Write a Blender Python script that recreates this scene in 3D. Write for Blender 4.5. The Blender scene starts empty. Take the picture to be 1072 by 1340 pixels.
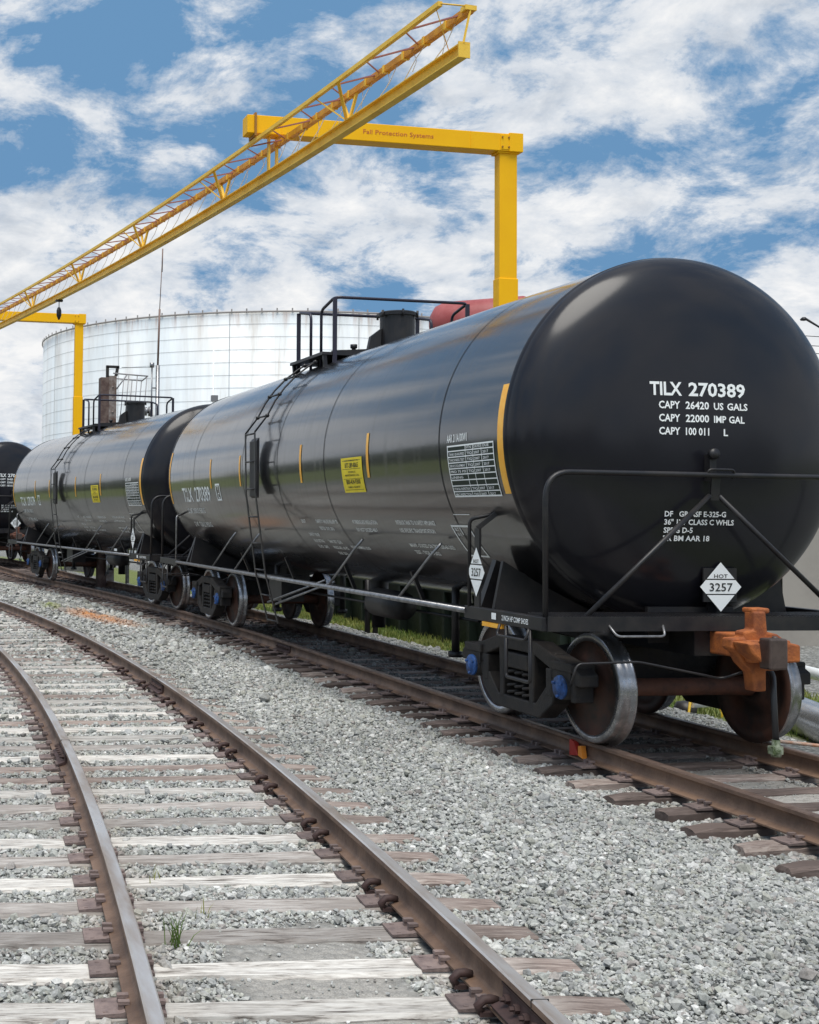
import bpy, bmesh, math, random
import numpy as np
from math import sin, cos, pi, radians
from mathutils import Vector, Matrix
random.seed(7); rng = np.random.default_rng(7)
scene = bpy.context.scene
COL = scene.collection

# ------------------------------------------------------------------ camera
CLOUD_SEED = 5.3
PSI, PIT, ROLL = .1852, .0404, .0137
cd = bpy.data.cameras.new('camera'); cam = bpy.data.objects.new('camera', cd); COL.objects.link(cam)
r = Vector((cos(PSI), -sin(PSI), 0)); f = Vector((sin(PSI)*cos(PIT), cos(PSI)*cos(PIT), sin(PIT))); u = r.cross(f)
R_ = r*cos(ROLL) + u*sin(ROLL); U_ = u*cos(ROLL) - r*sin(ROLL)
M = Matrix((R_, U_, -f)).transposed().to_4x4(); M.translation = Vector((0, 0, 1.8464))
cam.matrix_world = M
cd.sensor_fit = 'VERTICAL'; cd.sensor_height = 24; cd.sensor_width = 19.2
cd.lens = 1645.33/1340*24; cd.shift_x = (536-167.3)/1340; cd.shift_y = (608.8-670)/1340
cd.clip_start = .05; cd.clip_end = 3000
scene.camera = cam

# ------------------------------------------------------------------ light
SUN_EL, SUN_AZ = radians(69), radians(203)      # azimuth measured clockwise from +Y
w = bpy.data.worlds.new('World'); scene.world = w; w.use_nodes = True
nt = w.node_tree; nt.nodes.clear()
def N(t, tp, **k):
    n = t.nodes.new(tp)
    for a, b in k.items():
        if a.startswith('i_'):
            key = a[2:]; n.inputs[int(key) if key.isdigit() else key.replace('_', ' ')].default_value = b
        else: setattr(n, a, b)
    return n
def L(t, a, b, ao=0, bi=0): t.links.new(a.outputs[ao], b.inputs[bi])
def ramp(t, pts, interp='LINEAR'):
    n = t.nodes.new('ShaderNodeValToRGB'); e = n.color_ramp.elements; n.color_ramp.interpolation = interp
    while len(e) < len(pts): e.new(.5)
    for el, (p, c) in zip(e, pts):
        el.position = p; el.color = (c, c, c, 1) if not hasattr(c, '__len__') else (*c, 1)
    return n
sky = N(nt, 'ShaderNodeTexSky', sky_type='NISHITA', sun_disc=False, sun_elevation=SUN_EL, sun_rotation=SUN_AZ, altitude=50, air_density=1.0, dust_density=.6, ozone_density=2.5)
tc = N(nt, 'ShaderNodeTexCoord'); sep = N(nt, 'ShaderNodeSeparateXYZ'); L(nt, tc, sep)
zc_ = N(nt, 'ShaderNodeMath', operation='MAXIMUM', i_1=0.0); L(nt, sep, zc_, 2)
za = N(nt, 'ShaderNodeMath', operation='ADD', i_1=.34); L(nt, zc_, za)
dx = N(nt, 'ShaderNodeMath', operation='DIVIDE'); dy = N(nt, 'ShaderNodeMath', operation='DIVIDE')
L(nt, sep, dx, 0); L(nt, za, dx, 0, 1); L(nt, sep, dy, 1); L(nt, za, dy, 0, 1)
cmb = N(nt, 'ShaderNodeCombineXYZ'); L(nt, dx, cmb); L(nt, dy, cmb, 0, 1)
cmb.inputs[2].default_value = CLOUD_SEED
zs_ = N(nt, 'ShaderNodeMath', operation='MAXIMUM', i_1=.42); L(nt, sep, zs_, 2); cs_ = N(nt, 'ShaderNodeCombineXYZ'); L(nt, sep, cs_, 0, 0); L(nt, sep, cs_, 1, 1); L(nt, zs_, cs_, 0, 2); L(nt, cs_, sky)   # even blue down to the horizon
n1 = N(nt, 'ShaderNodeTexNoise', i_Scale=6.0, i_Detail=13.0, i_Roughness=.66, i_Distortion=.22); L(nt, cmb, n1)
n2 = N(nt, 'ShaderNodeTexNoise', i_Scale=2.1, i_Detail=3.0, i_Roughness=.5); L(nt, cmb, n2)
n3 = N(nt, 'ShaderNodeTexNoise', i_Scale=9.0, i_Detail=7.0, i_Roughness=.62, i_Distortion=.3); L(nt, cmb, n3)
m1 = N(nt, 'ShaderNodeMath', operation='MULTIPLY', i_1=.76); L(nt, n1, m1)
m2 = N(nt, 'ShaderNodeMath', operation='MULTIPLY_ADD', i_1=.41); L(nt, n2, m2); L(nt, m1, m2, 0, 2)
# thicker cloud low down, more open blue overhead
el = N(nt, 'ShaderNodeMapRange', i_1=.18, i_2=.34, i_3=.05, i_4=-.03); L(nt, sep, el, 2)
m3 = N(nt, 'ShaderNodeMath', operation='ADD'); L(nt, m2, m3); L(nt, el, m3, 0, 1)
cov = ramp(nt, [(.515, 0), (.56, .30), (.615, .82), (.69, 1)]); L(nt, m3, cov)
shade = ramp(nt, [(.30, (.60, .65, .72)), (.46, (.82, .85, .89)), (.62, (1.0, 1.0, 1.0))]); L(nt, n3, shade)
cl = N(nt, 'ShaderNodeVectorMath', operation='SCALE'); cl.inputs['Scale'].default_value = 7.4; L(nt, shade, cl)
tint = N(nt, 'ShaderNodeMixRGB', blend_type='MULTIPLY', i_0=1.0, i_2=(.93, 1.18, 1.14, 1)); L(nt, sky, tint, 0, 1)
mix = N(nt, 'ShaderNodeMixRGB'); L(nt, cov, mix); L(nt, tint, mix, 0, 1); L(nt, cl, mix, 0, 2)
bg = N(nt, 'ShaderNodeBackground', i_Strength=.1); wo = N(nt, 'ShaderNodeOutputWorld'); L(nt, mix, bg); L(nt, bg, wo)
sd = bpy.data.lights.new('sun', 'SUN'); sd.energy = 2.8; sd.angle = radians(40); sd.color = (1, .95, .87)
sun = bpy.data.objects.new('sun', sd); COL.objects.link(sun)
sdir = Vector((sin(SUN_AZ)*cos(SUN_EL), cos(SUN_AZ)*cos(SUN_EL), sin(SUN_EL)))
sun.rotation_euler = sdir.to_track_quat('Z', 'Y').to_euler(); sun.location = sdir*60
scene.view_settings.view_transform = 'Standard'; scene.view_settings.look = 'None'
scene.view_settings.exposure = .35; scene.view_settings.gamma = 1
scene.cycles.use_denoising = True
scene.cycles.max_bounces = 6

# ------------------------------------------------------------------ materials
MATS = {}
def mat(name, col, rough=.6, metal=0, spec=.5, coat=0, var=0, scale=8, detail=6, bump=0, bscale=60, col2=None, stretch=None, randvar=0, coords='Object', thr=(.4, .62)):
    if name in MATS: return MATS[name]
    m = bpy.data.materials.new(name); m.use_nodes = True; t = m.node_tree; b = t.nodes['Principled BSDF']
    b.inputs['Roughness'].default_value = rough; b.inputs['Metallic'].default_value = metal
    b.inputs['Specular IOR Level'].default_value = spec; b.inputs['Coat Weight'].default_value = coat; b.inputs['Coat Roughness'].default_value = .08
    b.inputs['Base Color'].default_value = (*col, 1)
    tcn = N(t, 'ShaderNodeTexCoord'); mp = N(t, 'ShaderNodeMapping'); t.links.new(tcn.outputs[coords], mp.inputs[0])
    if stretch: mp.inputs['Scale'].default_value = stretch
    last = None
    if col2 is not None or var:
        n = N(t, 'ShaderNodeTexNoise', i_Scale=scale, i_Detail=float(detail), i_Roughness=.62); L(t, mp, n)
        c2 = col2 if col2 is not None else tuple(x*(1-var) for x in col)
        rp = ramp(t, [(thr[0], col), (thr[1], c2)]); L(t, n, rp); last = rp
        t.links.new(rp.outputs[0], b.inputs['Base Color'])
        rr = N(t, 'ShaderNodeMapRange', i_3=max(.03, rough*.75), i_4=min(1, rough*1.25)); L(t, n, rr); t.links.new(rr.outputs[0], b.inputs['Roughness'])
    if randvar and last is not None:
        oi = N(t, 'ShaderNodeObjectInfo'); hs = N(t, 'ShaderNodeHueSaturation'); mr = N(t, 'ShaderNodeMapRange', i_3=1-randvar, i_4=1+randvar)
        t.links.new(oi.outputs['Random'], mr.inputs[0]); t.links.new(mr.outputs[0], hs.inputs['Value']); t.links.new(last.outputs[0], hs.inputs['Color']); t.links.new(hs.outputs[0], b.inputs['Base Color'])
        am = N(t, 'ShaderNodeVectorMath', operation='ADD'); sc_ = N(t, 'ShaderNodeMath', operation='MULTIPLY', i_1=37.0); t.links.new(oi.outputs['Random'], sc_.inputs[0])
        t.links.new(tcn.outputs[coords], am.inputs[0]); t.links.new(sc_.outputs[0], am.inputs[1]); t.links.new(am.outputs[0], mp.inputs[0])
    if bump:
        nb = N(t, 'ShaderNodeTexNoise', i_Scale=bscale, i_Detail=5.0); L(t, mp, nb); bp = N(t, 'ShaderNodeBump', i_Strength=bump, i_Distance=.01)
        t.links.new(nb.outputs[0], bp.inputs['Height']); t.links.new(bp.outputs[0], b.inputs['Normal'])
    MATS[name] = m; return m
black = mat('black_tank_paint', (.008, .008, .011), .34, spec=.4, coat=1.0, col2=(.013, .012, .013), scale=1.3, thr=(.35, .7))
def paint_waves():
    t = black.node_tree; b = t.nodes['Principled BSDF']; b.inputs['Coat Roughness'].default_value = .13; b.inputs['Coat IOR'].default_value = 1.72
    tcn = N(t, 'ShaderNodeTexCoord'); mp = N(t, 'ShaderNodeMapping'); mp.inputs['Scale'].default_value = (1, .45, 1); t.links.new(tcn.outputs['Object'], mp.inputs[0])
    n = N(t, 'ShaderNodeTexNoise', i_Scale=1.7, i_Detail=2.0); L(t, mp, n); n_ = N(t, 'ShaderNodeTexNoise', i_Scale=90., i_Detail=2.0); L(t, mp, n_)
    ma = N(t, 'ShaderNodeMath', operation='MULTIPLY_ADD', i_1=.008); L(t, n_, ma); L(t, n, ma, 0, 2)
    bp = N(t, 'ShaderNodeBump', i_Strength=.06, i_Distance=.05); t.links.new(ma.outputs[0], bp.inputs['Height']); t.links.new(bp.outputs[0], b.inputs['Normal']); t.links.new(bp.outputs[0], b.inputs['Coat Normal'])
paint_waves()
def paint_streaks():
    t = black.node_tree; b = t.nodes['Principled BSDF']; src = b.inputs['Base Color'].links[0].from_socket
    tcn = N(t, 'ShaderNodeTexCoord'); mp = N(t, 'ShaderNodeMapping'); mp.inputs['Scale'].default_value = (.5, 7, .5); t.links.new(tcn.outputs['Object'], mp.inputs[0])
    n = N(t, 'ShaderNodeTexNoise', i_Scale=1.5, i_Detail=8.0, i_Roughness=.7); L(t, mp, n); r_ = ramp(t, [(.52, 0), (.72, .5)]); L(t, n, r_)
    m_ = N(t, 'ShaderNodeMixRGB', i_2=(.055, .048, .040, 1)); L(t, r_, m_); t.links.new(src, m_.inputs[1]); t.links.new(m_.outputs[0], b.inputs['Base Color'])
    src2 = b.inputs['Roughness'].links[0].from_socket; a = N(t, 'ShaderNodeMath', operation='MULTIPLY_ADD', i_1=.25); L(t, r_, a); t.links.new(src2, a.inputs[2]); t.links.new(a.outputs[0], b.inputs['Roughness'])
    cr = N(t, 'ShaderNodeMath', operation='MULTIPLY_ADD', i_1=.22, i_2=.12); L(t, r_, cr); t.links.new(cr.outputs[0], b.inputs['Coat Roughness'])
paint_streaks()
head_paint = mat('black_head_paint', (.008, .008, .012), .5, spec=.15, coat=.55, col2=(.012, .0115, .016), scale=1.1, thr=(.35, .7))
head_paint.node_tree.nodes['Principled BSDF'].inputs['Coat Roughness'].default_value = .17
blackp = mat('black_steel', (.011, .011, .014), .45, spec=.5, col2=(.024, .021, .021), scale=5)
darkst = mat('grimy_cast_steel', (.012, .011, .012), .65, col2=(.034, .028, .024), scale=6, bump=.3)
pipegr = mat('galvanised_pipe', (.34, .34, .35), .35, metal=.7, var=.4, scale=14)
seamm = mat('seam_sealant', (.01, .01, .012), .7)
yellow = mat('gantry_yellow_paint', (1.0, .53, .003), .5, spec=.25, col2=(.95, .48, .004), scale=1.5, thr=(.4, .75))
yellow2 = mat('truss_yellow_paint', (.95, .60, .08), .5, spec=.3, col2=(.80, .43, .04), scale=3.0, thr=(.45, .75))
orangeb = mat('truss_chord_paint', (.80, .36, .02), .5, spec=.3, col2=(.50, .19, .03), scale=5, thr=(.4, .7))
stripe = mat('reflective_tape', (1.0, .52, .06), .35, col2=(.95, .44, .04), scale=9)
ylab = mat('yellow_label', (.92, .72, .02), .5, var=.1)
white = mat('white_stencil_paint', (.92, .94, .94), .55)
blackink = mat('black_ink', (.02, .02, .02), .6)
blue = mat('blue_bearing_paint', (.035, .13, .42), .5, col2=(.02, .05, .14), scale=14)
orange = mat('coupler_rust_primer', (.44, .13, .03), .7, col2=(.24, .07, .025), scale=9, bump=.4)
rustax = mat('rusty_axle', (.13, .05, .03), .7, col2=(.06, .03, .022), scale=6)
wheelpl = mat('rusty_wheel_plate', (.030, .020, .017), .6, col2=(.085, .035, .022), scale=4)
tread = mat('worn_wheel_tread', (.42, .42, .44), .28, metal=.9, var=.45, scale=7)
knuckle = mat('worn_knuckle_steel', (.11, .08, .07), .5, metal=.3, var=.4, scale=9)
railr = mat('rusty_rail_side', (.20, .125, .085), .6, col2=(.11, .068, .048), scale=3.5, bump=.35, bscale=40)
railtop = mat('polished_rail_head', (.58, .56, .55), .3, metal=.5, col2=(.36, .28, .22), scale=5, stretch=(1, .15, 1))
railtop2 = mat('tarnished_rail_head', (.20, .14, .11), .45, metal=.3, col2=(.12, .08, .065), scale=5)
platem = mat('tie_plate_rust', (.22, .165, .15), .75, col2=(.14, .105, .10), scale=12, bump=.4, randvar=.25)
clipm = mat('anchor_dark_rust', (.065, .035, .032), .7, var=.4)
def wood(name, pale, mid, dark, mixp):
    m = bpy.data.materials.new(name); m.use_nodes = True; t = m.node_tree; b = t.nodes['Principled BSDF']; b.inputs['Roughness'].default_value = .85
    tcn = N(t, 'ShaderNodeTexCoord'); oi = N(t, 'ShaderNodeObjectInfo'); s = N(t, 'ShaderNodeMath', operation='MULTIPLY', i_1=53.); t.links.new(oi.outputs['Random'], s.inputs[0])
    ad = N(t, 'ShaderNodeVectorMath', operation='ADD'); t.links.new(tcn.outputs['Object'], ad.inputs[0]); L(t, s, ad, 0, 1)
    mp = N(t, 'ShaderNodeMapping'); mp.inputs['Scale'].default_value = (1.6, 15, 15); L(t, ad, mp)
    g = N(t, 'ShaderNodeTexNoise', i_Scale=3., i_Detail=8., i_Roughness=.7, i_Distortion=.4); L(t, mp, g)
    mp2 = N(t, 'ShaderNodeMapping'); mp2.inputs['Scale'].default_value = (1, 2.5, 2.5); L(t, ad, mp2)
    p = N(t, 'ShaderNodeTexNoise', i_Scale=1.6, i_Detail=5., i_Roughness=.6); L(t, mp2, p)
    r1 = ramp(t, [(.33, dark), (.45, mid), (.60, pale)]); L(t, g, r1)
    r2 = ramp(t, [(.3, tuple(x*.75 for x in mid)), (.7, mid)]); L(t, g, r2)
    r3 = ramp(t, [(mixp-.08, 0), (mixp+.08, 1)]); L(t, p, r3)
    mx = N(t, 'ShaderNodeMixRGB'); L(t, r3, mx); L(t, r1, mx, 0, 1); L(t, r2, mx, 0, 2)
    hs = N(t, 'ShaderNodeHueSaturation'); mr = N(t, 'ShaderNodeMapRange', i_3=.72, i_4=1.22); t.links.new(oi.outputs['Random'], mr.inputs[0]); t.links.new(mr.outputs[0], hs.inputs['Value']); t.links.new(mx.outputs[0], hs.inputs['Color'])
    if 'bleached' in name or 'greyed' in name:   # ends outside the rails keep more of the brown creosote
        sx_ = N(t, 'ShaderNodeSeparateXYZ'); t.links.new(tcn.outputs['Object'], sx_.inputs[0]); nj = N(t, 'ShaderNodeMath', operation='MULTIPLY_ADD', i_1=.5); L(t, p, nj); t.links.new(sx_.outputs[0], nj.inputs[2])
        r4 = ramp(t, [(.62, 0), (1.0, 1)]); mz = N(t, 'ShaderNodeMath', operation='MULTIPLY', i_1=.72); L(t, nj, mz); L(t, mz, r4)
        rb = ramp(t, [(.3, (.09, .065, .055)), (.5, (.25, .195, .17)), (.65, (.40, .335, .295))]); L(t, g, rb)
        mq = N(t, 'ShaderNodeMixRGB'); L(t, r4, mq); t.links.new(mx.outputs[0], mq.inputs[1]); L(t, rb, mq, 0, 2); t.links.new(mq.outputs[0], hs.inputs['Color'])
    t.links.new(hs.outputs[0], b.inputs['Base Color'])
    bp = N(t, 'ShaderNodeBump', i_Strength=.8, i_Distance=.012); L(t, g, bp); t.links.new(bp.outputs[0], b.inputs['Normal'])
    return m
woodpale = wood('bleached_tie_wood', (.66, .635, .59), (.43, .40, .365), (.075, .06, .05), .66)
woodpale2 = wood('greyed_tie_wood', (.46, .43, .40), (.31, .275, .25), (.065, .052, .045), .58)
woodbrown = wood('brown_tie_wood', (.22, .17, .15), (.12, .088, .076), (.035, .026, .023), .5)
woodend = wood('weathered_tie_end_wood', (.40, .34, .30), (.25, .19, .165), (.06, .045, .04), .6)

# ------------------------------------------------------------------ helpers
def link(name, me, parent=None, m=None):
    o = bpy.data.objects.new(name, me); COL.objects.link(o)
    if parent is not None: o.parent = parent
    if m is not None and me is not None:
        for x in (m if isinstance(m, (list, tuple)) else [m]): me.materials.append(x)
    return o
def tag(o, label, cat, group=None):
    o['label'] = label; o['category'] = cat
    if group: o['group'] = group
    return o
def thing(name, label, cat, loc=(0, 0, 0), rz=0, group=None):
    o = bpy.data.objects.new(name, None); COL.objects.link(o); o.location = loc; o.rotation_euler = (0, 0, rz); o.empty_display_size = .1
    return tag(o, label, cat, group)
class MB:
    def __init__(s): s.v = []; s.f = []; s.mi = []; s.sm = []
    def add(s, v, f, mi=0, sm=False):
        b = len(s.v); s.v += [tuple(p) for p in v]; s.f += [tuple(i+b for i in q) for q in f]; s.mi += [mi]*len(f); s.sm += [sm]*len(f); return s
    def box(s, x0, x1, y0, y1, z0, z1, mi=0):
        v = [(x, y, z) for x in (x0, x1) for y in (y0, y1) for z in (z0, z1)]
        return s.add(v, [(0, 1, 3, 2), (4, 6, 7, 5), (0, 4, 5, 1), (2, 3, 7, 6), (0, 2, 6, 4), (1, 5, 7, 3)], mi)
    def beam(s, a, b, wd, h, up=(0, 0, 1), mi=0):
        a = Vector(a); b = Vector(b); d = (b-a).normalized(); up = Vector(up)
        if abs(d.dot(up)) > .98: up = Vector((0, 1, 0))
        sx = d.cross(up).normalized()*wd/2; sz = sx.cross(d).normalized()*h/2
        v = [p+i*sx+j*sz for p in (a, b) for i, j in ((-1, -1), (1, -1), (1, 1), (-1, 1))]
        return s.add(v, [(3, 2, 1, 0), (4, 5, 6, 7), (0, 1, 5, 4), (1, 2, 6, 5), (2, 3, 7, 6), (3, 0, 4, 7)], mi)
    def tube(s, pts, rad, n=10, mi=0, cap=True):
        pts = [Vector(p) for p in pts]; m = len(pts); v = []; prev = None
        for i, p in enumerate(pts):
            d = (pts[min(i+1, m-1)]-pts[max(i-1, 0)]).normalized()
            if prev is None: a = d.orthogonal().normalized()
            else:
                a = prev-d*prev.dot(d); a = a.normalized() if a.length > 1e-6 else d.orthogonal().normalized()
            prev = a; b = d.cross(a); rr = rad[i] if hasattr(rad, '__len__') else rad
            v += [p+(a*cos(2*pi*k/n)+b*sin(2*pi*k/n))*rr for k in range(n)]
        f = [(i*n+k, i*n+(k+1) % n, (i+1)*n+(k+1) % n, (i+1)*n+k) for i in range(m-1) for k in range(n)]
        s.add(v, f, mi, True)
        if cap: s.add([v[k] for k in range(n)], [tuple(reversed(range(n)))], mi); s.add(v[-n:], [tuple(range(n))], mi)
        return s
    def lathe(s, prof, o=(0, 0, 0), ax='z', n=32, mi=0, a0=0, a1=2*pi, sm=True):
        # prof: list of (radius, height[, material index of the band that follows])
        full = abs(a1-a0-2*pi) < 1e-6; k = n if full else n+1; v = []
        for pr_ in prof:
            for i in range(k):
                a = a0+(a1-a0)*i/n; c, d = pr_[0]*cos(a), pr_[0]*sin(a); h = pr_[1]
                p = {'z': (c, d, h), 'x': (h, c, d), 'y': (d, h, c)}[ax]; v.append((p[0]+o[0], p[1]+o[1], p[2]+o[2]))
        for j in range(len(prof)-1):
            f = [(j*k+i, j*k+(i+1) % k, (j+1)*k+(i+1) % k, (j+1)*k+i) for i in range(n)]
            b = len(s.v) if j == 0 else base
            if j == 0: base = len(s.v); s.v += v; b = base
            s.f += [tuple(x+b for x in q) for q in f]; s.mi += [prof[j][2] if len(prof[j]) > 2 else mi]*n; s.sm += [sm]*n
        return s
    def prism(s, pts, a, b, ax='x', mi=0):
        # polygon pts extruded between a and b along ax
        mk = {'x': lambda p, h: (h, p[0], p[1]), 'y': lambda p, h: (p[0], h, p[1]), 'z': lambda p, h: (p[0], p[1], h)}[ax]
        n = len(pts); v = [mk(p, a) for p in pts]+[mk(p, b) for p in pts]
        return s.add(v, [tuple(range(n)), tuple(reversed(range(n, 2*n)))]+[(i, i+n, (i+1) % n+n, (i+1) % n) for i in range(n)], mi)
    def mesh(s, name):
        me = bpy.data.meshes.new(name); me.from_pydata(s.v, [], s.f); me.polygons.foreach_set('material_index', s.mi); me.polygons.foreach_set('use_smooth', s.sm)
        bm = bmesh.new(); bm.from_mesh(me); bmesh.ops.remove_doubles(bm, verts=bm.verts, dist=1e-5); bmesh.ops.recalc_face_normals(bm, faces=bm.faces); bm.to_mesh(me); bm.free(); me.update(); return me
    def build(s, name, m, parent=None, bevel=0):
        me = s.mesh(name); o = link(name, me, parent, m)
        if bevel:
            bv = o.modifiers.new('bevel', 'BEVEL'); bv.width = bevel; bv.segments = 2; bv.limit_method = 'ANGLE'; bv.angle_limit = radians(40)
        return o
def rounded(pts, rad, n=5):
    # round the corners of an open polyline
    P = [Vector(p) for p in pts]; out = [P[0]]
    for i in range(1, len(P)-1):
        a = (P[i-1]-P[i]); b = (P[i+1]-P[i]); rr = min(rad, a.length*.49, b.length*.49); a = P[i]+a.normalized()*rr; b = P[i]+b.normalized()*rr
        for k in range(n+1):
            t = k/n; out.append(a*(1-t)**2+P[i]*2*t*(1-t)+b*t*t)
    return out+[P[-1]]
TXT = {}
def text2d(s, size, bold=0, spacing=1.0):
    key = (s, size, bold, spacing)
    if key not in TXT:
        c = bpy.data.curves.new('t', 'FONT'); c.body = s; c.size = size; c.resolution_u = 2; c.offset = bold; c.space_character = spacing; c.space_word = 1.0; c.fill_mode = 'BOTH' if False else 'FRONT'; c.dimensions = '2D'
        o = bpy.data.objects.new('t', c); COL.objects.link(o); dg = bpy.context.evaluated_depsgraph_get(); dg.update()
        me = bpy.data.meshes.new_from_object(o.evaluated_get(dg)); v = np.array([x.co[:2] for x in me.vertices]) if len(me.vertices) else np.zeros((0, 2)); fc = [tuple(p.vertices) for p in me.polygons]
        bpy.data.objects.remove(o); bpy.data.curves.remove(c); bpy.data.meshes.remove(me); TXT[key] = (v, fc)
    return TXT[key]
def lettering(mb, s, fn, x, y, h, width=None, bold=.0, mi=0, flip=False):
    # letters with cap height h, lower-left at (x, y) in the (u, v) plane; fn maps u, v to 3D; width squeezes the line
    v, fc = text2d(s, 1.0, bold)
    if not len(v): return
    v = v*(h/.729); v = v-[v[:, 0].min(), 0]; k = (width/(v[:, 0].max())) if width else 1
    mb.add([fn(x+a*k, y+b) for a, b in v], fc, mi)

# ------------------------------------------------------------------ track paths
def car_path(s):
    # centre line of the tank-car track, s ~ distance; returns x, y, heading (0 = +Y, positive to the left), z
    if s <= 17.5: return 6.6, s, 0., rise(s)
    a = (s-17.5)/126; return 6.6-126*(1-cos(a)), 17.5+126*sin(a), a, rise(s)
def rise(y):
    t = min(max((y-36)/10, 0), 1); return .24*t*t*(3-2*t)
def fg_path(s):
    a = (s-15)/97.25; return 3.06-98+97.25*cos(a), 15+97.25*sin(a), a, 0.
def off(p, d):   # point d to the right of the path
    return p[0]+d*cos(p[2]), p[1]+d*sin(p[2])
PROF = [(-.070, -.168), (-.070, -.157), (-.022, -.143), (-.0085, -.125), (-.0085, -.052), (-.020, -.040), (-.0345, -.034), (-.0345, -.008), (-.027, 0), (.027, 0), (.0345, -.008), (.0345, -.034), (.020, -.040), (.0085, -.052), (.0085, -.125), (.022, -.143), (.070, -.157), (.070, -.168)]
def rail(path, d, s0, s1, label, grp, mats, step=.4):
    mb = MB(); n = int((s1-s0)/step); k = len(PROF); v = []
    for i in range(n+1):
        p = path(s0+(s1-s0)*i/n)
        for a, b in PROF: q = off(p, d+a); v.append((q[0], q[1], b+p[3]))
    mb.v = v
    for i in range(n):
        for j in range(k):
            mb.f.append((i*k+j, i*k+(j+1) % k, (i+1)*k+(j+1) % k, (i+1)*k+j)); mb.mi.append(1 if j in (7, 8, 9) else 0); mb.sm.append(j in (2, 3, 4, 5, 12, 13, 14))
    mb.add(v[:k], [tuple(range(k))]); mb.add(v[-k:], [tuple(reversed(range(k)))])
    o = mb.build('rail', mats); return tag(o, label, 'rail', grp)

# ------------------------------------------------------------------ ground
def gz(x, y):
    # ground height (numpy friendly)
    x = np.asarray(x, float); y = np.asarray(y, float)
    a = np.clip((y-17.5)/126, 0, .6); cx = np.where(y > 17.5, 6.6-126*(1-np.sqrt(np.maximum(1-((y-17.5)/126)**2, .5))), 6.6)
    d = x-cx
    b = (y-15)/97.25; fx = 3.06-98+97.25*np.sqrt(np.maximum(1-b*b, .3)); e = x-fx
    z = np.full(np.broadcast(x, y).shape, -.40)
    sh = lambda t, lo, hi: np.clip((t-lo)/(hi-lo), 0, 1)**2*(3-2*np.clip((t-lo)/(hi-lo), 0, 1))
    car = -.246+.023*(1-sh(np.abs(d), .55, .75))          # ballast between and beside the car track rails
    car = car-.014*sh(-d, .78, 1.0)*(1-sh(-d, 1.25, 1.75))
    car = car-.12*sh(d, 1.5, 3.0)
    fg = -.214-.01*sh(-e, 1.9, 3)
    t = sh(x, 0, 1)*0+sh(e, 1.25, 1.9)*sh(-d, 1.25, 1.7)    # middle strip between tracks
    wgt = sh((x-(fx+1.5))/np.maximum((cx-1.2)-(fx+1.5), .3), .55, 1.0)
    z = fg*(1-wgt)+car*wgt
    z = z+.045*t*(1-wgt)
    tt = np.clip((y-36)/10, 0, 1); z = z+.24*tt*tt*(3-2*tt)
    z = z+.012*np.sin(x*2.1+y*.7)*np.sin(y*1.3-x*.4)*.8
    return z
def axis(lo, hi, fine, far):
    c = list(np.arange(lo, hi, fine)); st = fine; x = hi
    while x < far: c.append(x); st *= 1.35; x += st
    c.append(far); st = fine; x = lo-fine
    while x > -far: c.insert(0, x); st *= 1.35; x -= st
    c.insert(0, -far); return np.array(c)
GX = axis(-2, 14, .11, 900); GY = axis(2, 50, .14, 900)
XX, YY = np.meshgrid(GX, GY, indexing='ij'); ZZ = gz(XX, YY)
ZZ = ZZ+rng.normal(0, .004, ZZ.shape)
nx, ny = XX.shape
me = bpy.data.meshes.new('ground'); me.vertices.add(nx*ny); me.vertices.foreach_set('co', np.stack([XX, YY, ZZ], -1).ravel())
I = np.arange(nx*ny).reshape(nx, ny); Q = np.stack([I[:-1, :-1], I[1:, :-1], I[1:, 1:], I[:-1, 1:]], -1).reshape(-1, 4)
me.loops.add(Q.size); me.loops.foreach_set('vertex_index', Q.ravel()); me.polygons.add(len(Q)); me.polygons.foreach_set('loop_start', np.arange(0, Q.size, 4)); me.polygons.foreach_set('loop_total', np.full(len(Q), 4)); me.polygons.foreach_set('use_smooth', np.ones(len(Q), bool)); me.update()
ground = link('ground', me); ground['kind'] = 'structure'
# colour zones shared by the ground and its loose stones: world-space masks, stains, soils and painted under-car shade
def zones(x, y):
    x = np.asarray(x, float); y = np.asarray(y, float)
    cx = np.where(y > 17.5, 6.6-126*(1-np.sqrt(np.maximum(1-((y-17.5)/126)**2, .5))), 6.6); d = x-cx
    n = .5+.5*np.sin(x*3.1+np.sin(y*1.7)*2)*np.sin(y*2.3+x*1.1)
    dark = np.clip((.95+.35*n-np.abs(d))/.35, 0, 1)*np.clip((y-8.6)/2.2, 0, 1)   # oily, grimy ballast, with the shade under the cars painted into the colour
    rust = np.clip(1.25-np.hypot((x-(3.98+(y-25)*-.16))/.50, (y-24.6)/2.9)*1.3+.3*(n-.5), 0, 1)
    green = np.clip(1.2-np.hypot((x-3.5)/.28, (y-27.6)/1.3)*1.2, 0, 1)
    fines = np.clip((6.0+.5*n-y)/.5, 0, 1)*np.clip((x-1.45-.15*n)/.12, 0, 1)*np.clip((2.35-x)/.12, 0, 1)
    fin2 = np.clip((.62-np.abs(d))/.2, 0, 1)*np.clip((10.8-y)/1.0, 0, 1)*np.clip((x-.5), 0, 1)
    grass = np.maximum(np.clip((d-2.35-.2*n)/.25, 0, 1)*np.clip((5.2+.5*n-d)/.4, 0, 1), np.maximum(np.clip((-3.2-x)/.8, 0, 1), np.clip((-2.0-y)/1.0, 0, 1)))
    return dark, rust, green, np.maximum(fines, fin2), grass
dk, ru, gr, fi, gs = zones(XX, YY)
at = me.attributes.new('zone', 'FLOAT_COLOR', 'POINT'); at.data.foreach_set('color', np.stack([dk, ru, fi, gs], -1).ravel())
at2 = me.attributes.new('zone_green', 'FLOAT', 'POINT'); at2.data.foreach_set('value', gr.ravel())
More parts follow.
